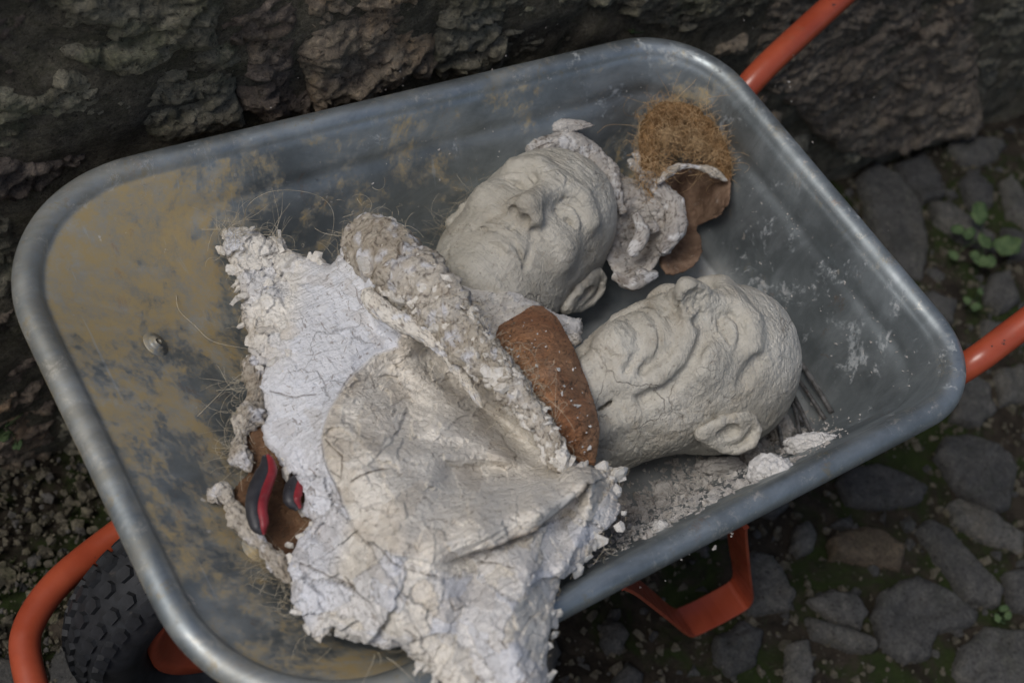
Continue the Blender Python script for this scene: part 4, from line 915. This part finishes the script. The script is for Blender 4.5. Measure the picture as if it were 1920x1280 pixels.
# ------------------------------------------------------------------ fibres
def wisps(n, start, direc, length, seed, curl=1.0, spread=.6, steps=9):
    r = np.random.default_rng(seed); out = []
    for i in range(n):
        p = np.array(start(r), float); d = np.array(direc, float) + r.normal(0, spread, 3); d /= np.linalg.norm(d); L = length * r.uniform(.4, 1.6); ax = r.normal(0, 1, 3); ax /= np.linalg.norm(ax)
        k = curl * r.normal(0, 1) ; P = [p.copy()]
        for s in range(steps):
            d = d + np.cross(ax, d) * k * .35 + r.normal(0, .06, 3); d /= np.linalg.norm(d); p = p + d * L / steps; P.append(p.copy())
        out.append(np.array(P))
    return out
def along(PS, rad):
    return lambda r: PS[r.integers(0, len(PS))] + r.normal(0, rad, 3)
ws = wisps(900, along(RS[: int(len(RS) * .75)], .016), EN * .8 + E2 * .3, .022, 41, 1.6, .9) + wisps(220, along(RS, .010), EN * .3 - E1, .03, 42, 1.2, .9)
edge3 = [wld(np.array(a), np.array(b), np.array(float(base_f(np.array([a]), np.array([b]))[0]) - .015)) for a, b in EP[:, :2]]
e_top = edge3[: len(edge3) // 9]; e_all = edge3
ws += wisps(260, along(np.array(e_all), .005), EN * .4 + E2 * -.2, .022, 43, 1.4, .9) + wisps(90, along(np.array([at(x, y, z=.56) for x, y in [(430, 435), (450, 432), (520, 455), (440, 470), (650, 480)]]), .006), E2 * .8 + EN * .5, .035, 44, 1.0, .7)
ws += wisps(170, along(np.array([at(x, y, z=.57) for x, y in [(450, 730), (455, 780), (450, 830), (470, 870), (530, 1080), (545, 1130), (510, 1060)]]), .006), -E1 + EN * .4, .030, 45, 1.2, .6)
kid(hairs('fibre', ws, .00022, M['sisal']), bust)
loops = [[(458,420,.56),(465,385,.60),(505,360,.62),(560,358,.62),(605,372,.61),(625,400,.60),(622,440,.59),(605,475,.57)], [(378,430,.56),(410,430,.57),(440,428,.565)], [(590,428,.58),(610,438,.6),(650,443,.6),(670,440,.6)],
         [(330,545,.53),(335,580,.54),(365,610,.54),(400,640,.545),(470,655,.55)], [(370,780,.56),(410,740,.57),(440,710,.57),(470,690,.57)], [(405,732,.57),(440,728,.57),(478,727,.57)], [(690,405,.61),(740,425,.61),(800,490,.62)], [(1010,905,.62),(1150,880,.62),(1200,860,.6)]]
kid(hairs('fibre', [spline([at(x, y, z=z) for x, y, z in L], 6) for L in loops], .00030, M['sisal']), bust)

# ------------------------------------------------------------------ terracotta slab
TC = [(1000,570,.60),(1018,572,.60),(1045,592,.60),(1072,638,.60),(1092,690,.60),(1112,750,.60),(1126,805,.60),(1120,848,.60),(1116,876,.60),(1085,868,.60),(1050,832,.60),(1010,762,.60),(962,705,.60),(925,648,.60),(936,610,.60),(965,592,.60)]
tcx = tps(lpoly([(1000,575,.580),(1060,620,.590),(1120,840,.606),(1100,730,.600),(930,640,.600),(1000,650,.628),(1040,720,.640),(1080,800,.634),(980,720,.622),(1050,820,.618),(1110,872,.600)]), 1e-6)
def terra_h(U, V, D):
    P = np.stack([U, V, U * 0], -1); h = tcx(U, V) - .012 * np.exp(-D / .007)
    h1, t1, e1 = plates(U, V, .020, 31, 1.6, 1.2, .6); h2, t2, e2 = plates(U, V, .008, 33, 1.2, .3, .6)
    h = h + h1 * .0060 + h2 * .0030 + fbm(P, 70, 4, .6, 30) * .0028 + fbm(P, 25, 3, .6, 35) * .003; ck = .9 * (1 - sstep(0, .05, e1)) * (t1 > .3) + .7 * (1 - sstep(0, .07, e2)) * (t2 > .55)
    return h - .0024 * np.clip(ck, 0, 1), {'crack': ck}
o = relief('terracotta_slab', rough_poly(lpoly(TC), .006, .0012, 8), terra_h, .0013, .030, M['terra'], inset=.5, wig=wigw(5, .001))
tag(o, 'curved terracotta brown clay slab wedged between the white bust and the gaunt head', 'clay slab')
rt = np.random.default_rng(4); pts = []; 
for i in range(150):
    x, y = rt.uniform(940, 1115), rt.uniform(590, 860); u, v, _ = lp(x, y, .62)
    d_, _, _, ii, _ = seg_dist(np.array([u]), np.array([v]), lpoly(TC))
    if ii[0] and d_[0] > .006: pts.append(wld(np.array(u), np.array(v), tcx(np.array([u]), np.array([v]))[0] + .0012))
c_ = chips('plaster_crumbs', pts, rt.gamma(1.5, .0008, len(pts)) + .0005, M['lump'], 3, parent=o); c_['kind'] = 'stuff'

# ------------------------------------------------------------------ loose pieces: generic sculpted patch
def patch(name, outline, ctl_, mat, seed, res=.0014, thick=.02, amp=1.0, rag=.0025, cracks=1.0, inset=.4, white=0.0, size=.016):
    f = tps(lpoly(ctl_), 1e-6)
    def hf(U, V, D):
        P = np.stack([U, V, U * 0 + seed], -1); h1, t1, e1 = plates(U, V, size, seed, 1.4, seed * .7, .6); h2, t2, e2 = plates(U, V, size * .42, seed + 3, 1.3, .3 + seed, .7)
        h = f(U, V) - .010 * np.exp(-D / .005) + amp * (h1 * .006 + h2 * .003 + fbm(P, 55, 4, .6, seed) * .0022 + fbm(P, 200, 3, .6, seed + 2) * .0007)
        ck = cracks * np.clip(.8 * (1 - sstep(0, .04, e1)) * (t1 > .3) + .6 * (1 - sstep(0, .06, e2)) * (t2 > .5), 0, 1)
        return h - .001 * ck, {'crack': ck, 'white': np.clip(white + (t1 > .7) * .4 * (white > 0), 0, 1), 'tone': np.clip(t2 * .9, 0, 1)}
    return relief(name, rough_poly(smooth_poly(lpoly(outline), 1), .005, rag, seed), hf, res, thick, mat, inset=inset, wig=wigw(seed, .003))
# brown shell under the bust at the left
o = patch('brown_clay_shell', [(470,790,.575),(520,820,.575),(580,900,.58),(620,1000,.585),(610,1060,.585),(560,1105,.59),(525,1070,.585),(500,1030,.58),(478,1005,.578),(440,975,.575),(425,940,.572),(445,905,.572),(470,890,.572),(455,850,.57),(450,810,.57)],
          [(470,800,.572),(560,900,.566),(520,950,.566),(600,1050,.578),(450,940,.580),(500,1020,.585),(545,1085,.592),(460,850,.570),(540,1000,.568)], M['brown'], 51, thick=.012)
tag(o, 'broken brown clay shell with a white crust under the left edge of the bust', 'clay fragment')
for nm, path, rd in (('crust', [(388,938,.570),(420,925,.578),(440,955,.582),(478,1005,.588),(510,1045,.594),(545,1092,.60)], (.003, .009, .004, .010, .005, .008, .003)), ('crust', [(462,672,.560),(482,700,.564),(478,760,.570),(456,800,.574),(452,850,.574),(470,885,.576)], (.005, .011, .006, .011, .004, .009, .003))):
    kid(lumpy(nm, [at(x, y, z=z) for x, y, z in path], rd, M['collar'], 61, .0125, 70, 16, pl=.006), o)
# pliers handles under the bust
pl = empty('pliers', at(500, 930, z=.585).tolist()); tag(pl, 'pliers with red and black grips poking out from under the bust', 'tool')
def grip(path, rad, side):
    P = [at(x, y, z=z) for x, y, z in path]; a = lumpy_grip(P, rad); return a
def grip_geo(name, P, rad, mat, off, sc=(1, 1)):
    P = spline(P, 6); T = np.gradient(P, axis=0); T /= np.linalg.norm(T, axis=1)[:, None]; S = np.cross(T, EN); S /= np.linalg.norm(S, axis=1)[:, None]
    r = np.interp(np.linspace(0, 1, len(P)), np.linspace(0, 1, len(rad)), rad); th = np.arange(18) * 2 * math.pi / 18
    V = (P + S * off * r[:, None])[:, None] + r[:, None, None] * (np.cos(th)[None, :, None] * S[:, None] * sc[0] + np.sin(th)[None, :, None] * EN * sc[1])
    V = V.reshape(-1, 3); V = V + (fbm(V.astype(np.float32), 120, 2) * .0008)[:, None]
    V = np.r_[V, P[:1], P[-1:]]; n = len(P); k = [(n * 18, (i + 1) % 18, i) for i in range(18)] + [(n * 18 + 1, (n - 1) * 18 + i, (n - 1) * 18 + (i + 1) % 18) for i in range(18)]
    return mesh_np(name, V, grid_faces(n, 18, wrap_v=True).tolist() + k, mat)
for pth, rd in (([(498,852,.594),(500,880,.596),(487,915,.598),(480,950,.598),(486,985,.596),(492,1002,.594)], (.003, .0085, .0095, .009, .008, .003)), ([(562,888,.590),(552,910,.592),(548,935,.592),(560,955,.59)], (.003, .008, .008, .003))):
    P = [at(x, y, z=z) for x, y, z in pth]
    g = grip_geo('grip_core', P, rd, M['black'], .25, (.85, 1.0)); kid(g, pl); g['label'] = 'dusty black grip core'
    g2 = grip_geo('grip_sleeve', P, rd, M['red'], -.55, (.62, .85)); kid(g2, pl); g2['label'] = 'red outer sleeve of the grip'
# clay behind and below the upper head
o = patch('cream_clay_slab', [(838,480,.50),(880,490,.51),(940,540,.53),(1000,570,.54),(1060,590,.54),(1100,600,.53),(1090,650,.54),(1040,640,.55),(960,690,.56),(920,650,.58),(880,600,.58),(840,540,.55),(810,490,.52)],
          [(838,490,.505),(900,540,.545),(900,600,.575),(960,600,.572),(1040,600,.560),(1090,620,.545),(930,660,.578),(860,520,.53)], M['bust'], 71, white=.2, amp=1.8, rag=.004)
tag(o, 'flaky cream clay slab under the chin of the upper head', 'clay fragment')
o = patch('torn_clay_sheet', [(1098,282,.50),(1140,290,.50),(1165,330,.50),(1200,345,.505),(1240,370,.51),(1270,395,.51),(1262,440,.505),(1240,470,.50),(1228,510,.495),(1180,535,.49),(1150,520,.49),(1130,450,.50),(1140,400,.50),(1110,340,.50)],
          [(1098,285,.515),(1150,320,.505),(1180,380,.525),(1240,390,.53),(1265,410,.515),(1200,450,.480),(1240,450,.515),(1210,510,.500),(1160,480,.490),(1145,400,.515),(1165,430,.500),(1190,400,.505)], M['grey'], 81, amp=1.7, rag=.005, thick=.03)
tag(o, 'torn nodular grey clay sheet between the upper head and the coir lined cup', 'clay fragment')
for i, (x, y, s, z) in enumerate([(1190,300,.011,.53),(1180,310,.009,.52),(1205,330,.010,.52),(1250,380,.013,.525),(1262,410,.011,.52),(1225,360,.012,.525),(1235,470,.012,.51),(1195,520,.012,.50),(1160,395,.009,.52),(1215,430,.010,.52)]):
    a = at(x, y, z=z); kid(lumpy('clay_nodule', [a, a + E1 * s * .6 + E2 * s * .3, a + E1 * s * .9 - E2 * s * .6], (s * .8, s, s * .7), M['grey'], 90 + i, .005, 40, 12), o) if False else None
    s *= .75
    b_ = lumpy('clay_nodule', [a, a + E1 * s * .6 + E2 * s * .3, a + E1 * s * .9 - E2 * s * .6], (s * .8, s, s * .7), M['grey'], 90 + i, .005, 40, 12); kid(b_, o)
for i, (pth, rd) in enumerate([([(1112,288,.522),(1142,312,.525),(1152,350,.528),(1165,395,.524)], (.005,.009,.009,.004)), ([(1190,302,.53),(1225,345,.535),(1262,388,.53),(1266,430,.525),(1240,475,.52)], (.008,.010,.012,.011,.006)), ([(1148,515,.505),(1185,532,.508),(1232,512,.505)], (.005,.009,.005)), ([(1190,400,.53),(1205,440,.535),(1180,480,.52)], (.005,.008,.005))]):
    kid(lumpy('clay_roll', [at(x, y, z=z) for x, y, z in pth], rd, M['grey'], 130 + i, .006, 50, 14), o); 
o = lumpy('clay_strip', [at(x, y, z=z) for x, y, z in [(985,285,.53),(1020,272,.535),(1065,268,.535),(1105,290,.525),(1140,335,.52),(1150,395,.515)]], (.006, .012, .013, .013, .012, .006), M['grey'], 97, .005, 60, 16)
tag(o, 'rough strip of grey clay lying along the crown of the upper head', 'clay fragment')
# cup of felt and coir
def cup():
    root = empty('coir_lined_cup', at(1285, 330, z=.50).tolist()); tag(root, 'torn brown felt cup with tangled orange coir at the far corner of the tray', 'coir cup')
    out_ = [(1215,330,.53),(1240,300,.54),(1290,300,.545),(1340,300,.54),(1364,310,.53),(1366,350,.52),(1355,400,.51),(1335,412,.505),(1310,420,.50),(1322,445,.495),(1315,480,.485),(1290,510,.48),(1250,520,.475),(1230,490,.48),(1250,440,.49),(1262,410,.49),(1240,360,.51)]
    ctl_ = [(1215,330,.545),(1290,300,.53),(1364,315,.545),(1290,350,.480),(1245,380,.515),(1358,380,.535),(1310,400,.472),(1318,480,.495),(1255,500,.485),(1288,450,.468)]
    a = patch('felt_wall', out_, ctl_, M['felt'], 101, amp=.35, rag=.001, thick=.008, cracks=.3); kid(a, root)
    b = lumpy('rim_pad', [at(x, y, z=z) for x, y, z in [(1222,370,.525),(1218,300,.545),(1228,235,.560),(1265,215,.562),(1320,245,.556),(1352,290,.548),(1366,345,.535)]], (.006, .011, .013, .014, .013, .009, .004), M['coirbase'], 103, .008, 60, 16, pl=.006); kid(b, root)
    kid(lumpy('plaster_crust', [at(x, y, z=z) for x, y, z in [(1232,345,.552),(1262,318,.556),(1300,312,.556),(1338,322,.552),(1364,340,.545)]], (.002, .0045, .002, .005, .002), M['collar'], 107, .011, 50, 12, pl=.005), root)
    PS = np.array([at(x, y, z=z) for x, y, z in [(1224,330,.540),(1222,285,.545),(1230,240,.555),(1245,215,.555),(1280,222,.560),(1315,245,.555),(1335,272,.55),(1350,300,.545),(1265,250,.558),(1300,272,.555),(1240,265,.555)]])
    h_ = wisps(3400, along(PS, .009), EN * .5 + E1 * .1, .024, 104, 2.8, 1.0, 9) + wisps(60, along(PS[3:8], .008), E2 * .5 + EN * .5 + E1 * .3, .055, 105, 1.2, .8, 12)
    kid(hairs('coir', h_, .00028, M['coir']), root)
    L = [[(1290,330,.55),(1340,320,.555),(1400,290,.56),(1460,290,.53)], [(1120,250,.54),(1140,235,.56),(1180,235,.56),(1215,240,.56)], [(1240,320,.56),(1280,325,.565),(1310,300,.565),(1330,280,.56)]]
    kid(hairs('coir', [spline([at(x, y, z=z) for x, y, z in q], 8) for q in L], .0003, M['coir']), root)
cup()
# pale hair by the upper head
hs_ = wisps(190, along(np.array([at(x, y, z=.50) for x, y in [(905, 350), (920, 330), (890, 380), (870, 420), (860, 440), (935, 310)]]), .008), -E1 + EN * .3 - E2 * .2, .045, 47, 1.2, .5)
o = hairs('pale_hair', hs_, .00016, M['sisal']); tag(o, 'wisps of pale fibre sticking out beside the cheek of the upper head', 'fibres')

# ------------------------------------------------------------------ small things in the tray
def tlump(name, outline_c, rx, ry, hz, mat, seed, label, cat='clay lump', sharp=1.0):
    """lump of clay resting on the tray"""
    c = on_tray(*outline_c); n = 44; th = np.arange(n * 2) * math.pi / n; ph = np.linspace(0, math.pi, n); T_, P_ = np.meshgrid(th, ph, indexing='ij')
    D = np.stack([np.sin(P_) * np.cos(T_), np.sin(P_) * np.sin(T_), np.cos(P_)], -1); W = (D + seed).astype(np.float32)
    r_ = 1 + .30 * fbm(W, 1.4, 3, .5, seed) * sharp + .22 * fbm(W, 4, 4, .6, seed + 1, True) * sharp; f1, e, cx, cy, dx, dy = voro((D[..., 0] * 1.6 + D[..., 2]), D[..., 1] * 1.6 + seed, seed); r_ = r_ + .16 * (hash2(cx, cy, 3) - .5)
    d3 = D * r_[..., None]; V = c + d3[..., :1] * E1 * rx + d3[..., 1:2] * (E2 * .9 + EN * .1) * ry + d3[..., 2:] * EN * hz + np.array([0, 0, hz * .55])
    o = mesh_np(name, V.reshape(-1, 3), grid_faces(2 * n, n, wrap_u=True), mat); tag(o, label, cat, 'loose clay lumps in the tray' if name == 'clay_lump' else None); return o
tlump('clay_lump', (1437, 893), .021, .019, .016, M['lump'], 5, 'rounded white clay lump against the near rim')
tlump('clay_lump', (1520, 842), .027, .014, .013, M['lump'], 12, 'long white clay lump nearest to the ends of the steel rods')
tlump('clay_lump', (1458, 812), .013, .022, .018, M['grey'], 17, 'upright greyish clay piece behind the crown of the gaunt head')
tlump('clay_lump', (1348, 880), .026, .013, .014, M['grey'], 23, 'flat grey clay piece just below the ear of the gaunt head')
tlump('clay_lump', (1402, 858), .015, .015, .016, M['grey'], 29, 'small grey clay piece between the ear and the round white lump')
tlump('clay_lump', (1236, 998), .008, .009, .008, M['lump'], 31, 'pebble sized beige crumb alone by the near rim')
tlump('clay_smear', (1050, 238), .032, .008, .004, M['grey'], 37, 'tan clay smear stuck to the far wall of the tray', 'clay smear')
rods = [((1478,664),(1558,778),.0032),((1468,690),(1545,790),.0026),((1462,712),(1520,818),.0026),((1452,716),(1504,800),.0030),((1444,730),(1478,822),.0028),((1440,752),(1466,846),.0026),((1476,740),(1500,835),.0024)]
rl = ['outermost steel rod, nearest the handles, with a shiny end', 'second steel rod from the handle side, ending by the long white lump', 'third steel rod from the handle side of the bundle', 'middle steel rod of the bundle beside the gaunt head', 'steel rod just right of the one closest to the crown', 'steel rod closest to the crown of the gaunt head', 'thin short steel rod lying between the others']
for (a, b, r0), lb in zip(rods, rl):
    A, B = on_tray(*a, .010), on_tray(*b, .004); P = spline([A, (A + B) / 2 + np.array([0, 0, .002]), B], 8); V, Q, T = tube_geo(P, r0, 10)
    V[:-2] += (fbm(V[:-2].astype(np.float32), 260, 2)[:, None]) * .0004; tag(mesh_np('steel_rod', V, Q.tolist() + T.tolist(), M['steel']), lb, 'rod', 'steel rods lying in the tray')
# dusty crumbs on the tray bottom
pts, szs = [], []; rc = np.random.default_rng(14)
def band(n, a, b, w_, s):
    for _ in range(n):
        t = rc.random(); x = a[0] + (b[0] - a[0]) * t + rc.normal(0, w_); y = a[1] + (b[1] - a[1]) * t + rc.normal(0, w_ * .8); pts.append(on_tray_fast(x, y)); szs.append(rc.gamma(1.5, s) + .0006)
TP = TR[14:].reshape(-1, 3)
_gx = np.linspace(-.46, .46, 93); _gy = np.linspace(-.33, .33, 67); TZ = np.array([[tray_z(a, b) for b in _gy] for a in _gx])
def tz(x, y):
    i = np.clip((x + .46) / .01, 0, 91.99); j = np.clip((y + .33) / .01, 0, 65.99); a, b = int(i), int(j); u, v = i - a, j - b
    return TZ[a, b] * (1 - u) * (1 - v) + TZ[a + 1, b] * u * (1 - v) + TZ[a, b + 1] * (1 - u) * v + TZ[a + 1, b + 1] * u * v
def on_tray_fast(px, py):
    lo, hi = .385, .62
    for _ in range(12):
        z = (lo + hi) / 2; p = at(px, py, z=z)
        if z > tz(p[0], p[1]): hi = z
        else: lo = z
    return p + np.array([0, 0, .0015])
band(2600, (1110, 1050), (1420, 880), 34, .0011); band(900, (1150, 990), (1350, 900), 40, .0016); band(500, (1400, 850), (1560, 810), 26, .0013); band(160, (1200, 960), (1500, 830), 30, .0035); band(260, (700, 300), (1400, 250), 150, .0004); band(300, (1350, 300), (1700, 700), 40, .0005)
tag(chips('plaster_dust', pts, szs, M['grey'], 15), kind='stuff')

# ------------------------------------------------------------------ weeds
def weed(base, leaves, label, seed):
    r = np.random.default_rng(seed); root = empty('weed', base.tolist()); tag(root, label, 'plant', 'weeds growing around the wheelbarrow')
    for (x, y, z, s) in leaves:
        c = at(x, y, z=z); k = 14; th = np.arange(k) * 2 * math.pi / k; n = EN * .6 + np.array([0, 0, .6]) + r.normal(0, .22, 3); n /= np.linalg.norm(n); A = np.cross(n, r.normal(0, 1, 3)); A /= np.linalg.norm(A); B = np.cross(n, A)
        s = s * .85; rad = s * (1 + .16 * np.cos(th) + .10 * np.cos(th * 2) - .28 * np.exp(-((th - math.pi) / .45) ** 2) + r.normal(0, .05, k)); V = [c - n * s * .12] + [c + A * q * math.cos(t) + B * q * .8 * math.sin(t) + n * s * r.normal(0, .06) for q, t in zip(rad * .55, th)] + [c + A * q * math.cos(t) + B * q * .8 * math.sin(t) + n * s * r.normal(.0, .16) for q, t in zip(rad, th)]
        f_ = [(0, 1 + i, 1 + (i + 1) % k) for i in range(k)] + [(1 + i, 1 + k + i, 1 + k + (i + 1) % k, 1 + (i + 1) % k) for i in range(k)]
        o = mesh_np('leaf', np.array(V) - base, f_, M['leaf'], root); sd = o.modifiers.new('t', 'SOLIDIFY'); sd.thickness = .0006; 
        P = spline([base, (base + c) / 2 + r.normal(0, .006, 3), c - n * s * .1], 5) - base; V2, Q2, _ = tube_geo(P, .0009, 5); mesh_np('stem', V2[:-2], Q2, M['leaf'], root)
weed(at(1185, 62, Y=.365), [(1150,52,.50,.010),(1165,45,.49,.012),(1190,42,.50,.013),(1205,60,.49,.012),(1175,35,.51,.009),(1228,25,.50,.010),(1215,10,.52,.009)] and [(1150,52,.470,.011),(1168,44,.475,.012),(1192,40,.475,.013),(1207,60,.465,.012),(1176,34,.480,.009),(1228,25,.48,.010)], 'small round leaved weed growing from the wall above the far rim', 1)
weed(at(1850, 450, z=0), [(1838,395,.05,.026),(1800,430,.03,.015),(1850,455,.04,.018),(1895,460,.05,.030),(1830,480,.03,.018),(1845,490,.03,.020),(1790,480,.02,.012),(1815,440,.03,.015)], 'broad leaved weed on the ground right of the tray, the biggest plant', 2)
weed(at(1835, 560, z=0), [(1838,545,.03,.010),(1828,575,.02,.012),(1815,565,.02,.010)], 'tiny weed sprouting between cobbles above the lower handle', 3)
weed(at(10, 800, Y=.36), [(10,785,.09,.018),(25,770,.10,.015),(5,815,.09,.016),(32,835,.07,.010),(40,775,.10,.010)], 'clover like weed at the foot of the wall left of the tray', 4)
weed(at(1880, 1150, z=0), [(1885,1140,.02,.009),(1890,1155,.02,.008),(1872,1160,.015,.008)], 'minute weed between the cobbles at the lower right', 5)
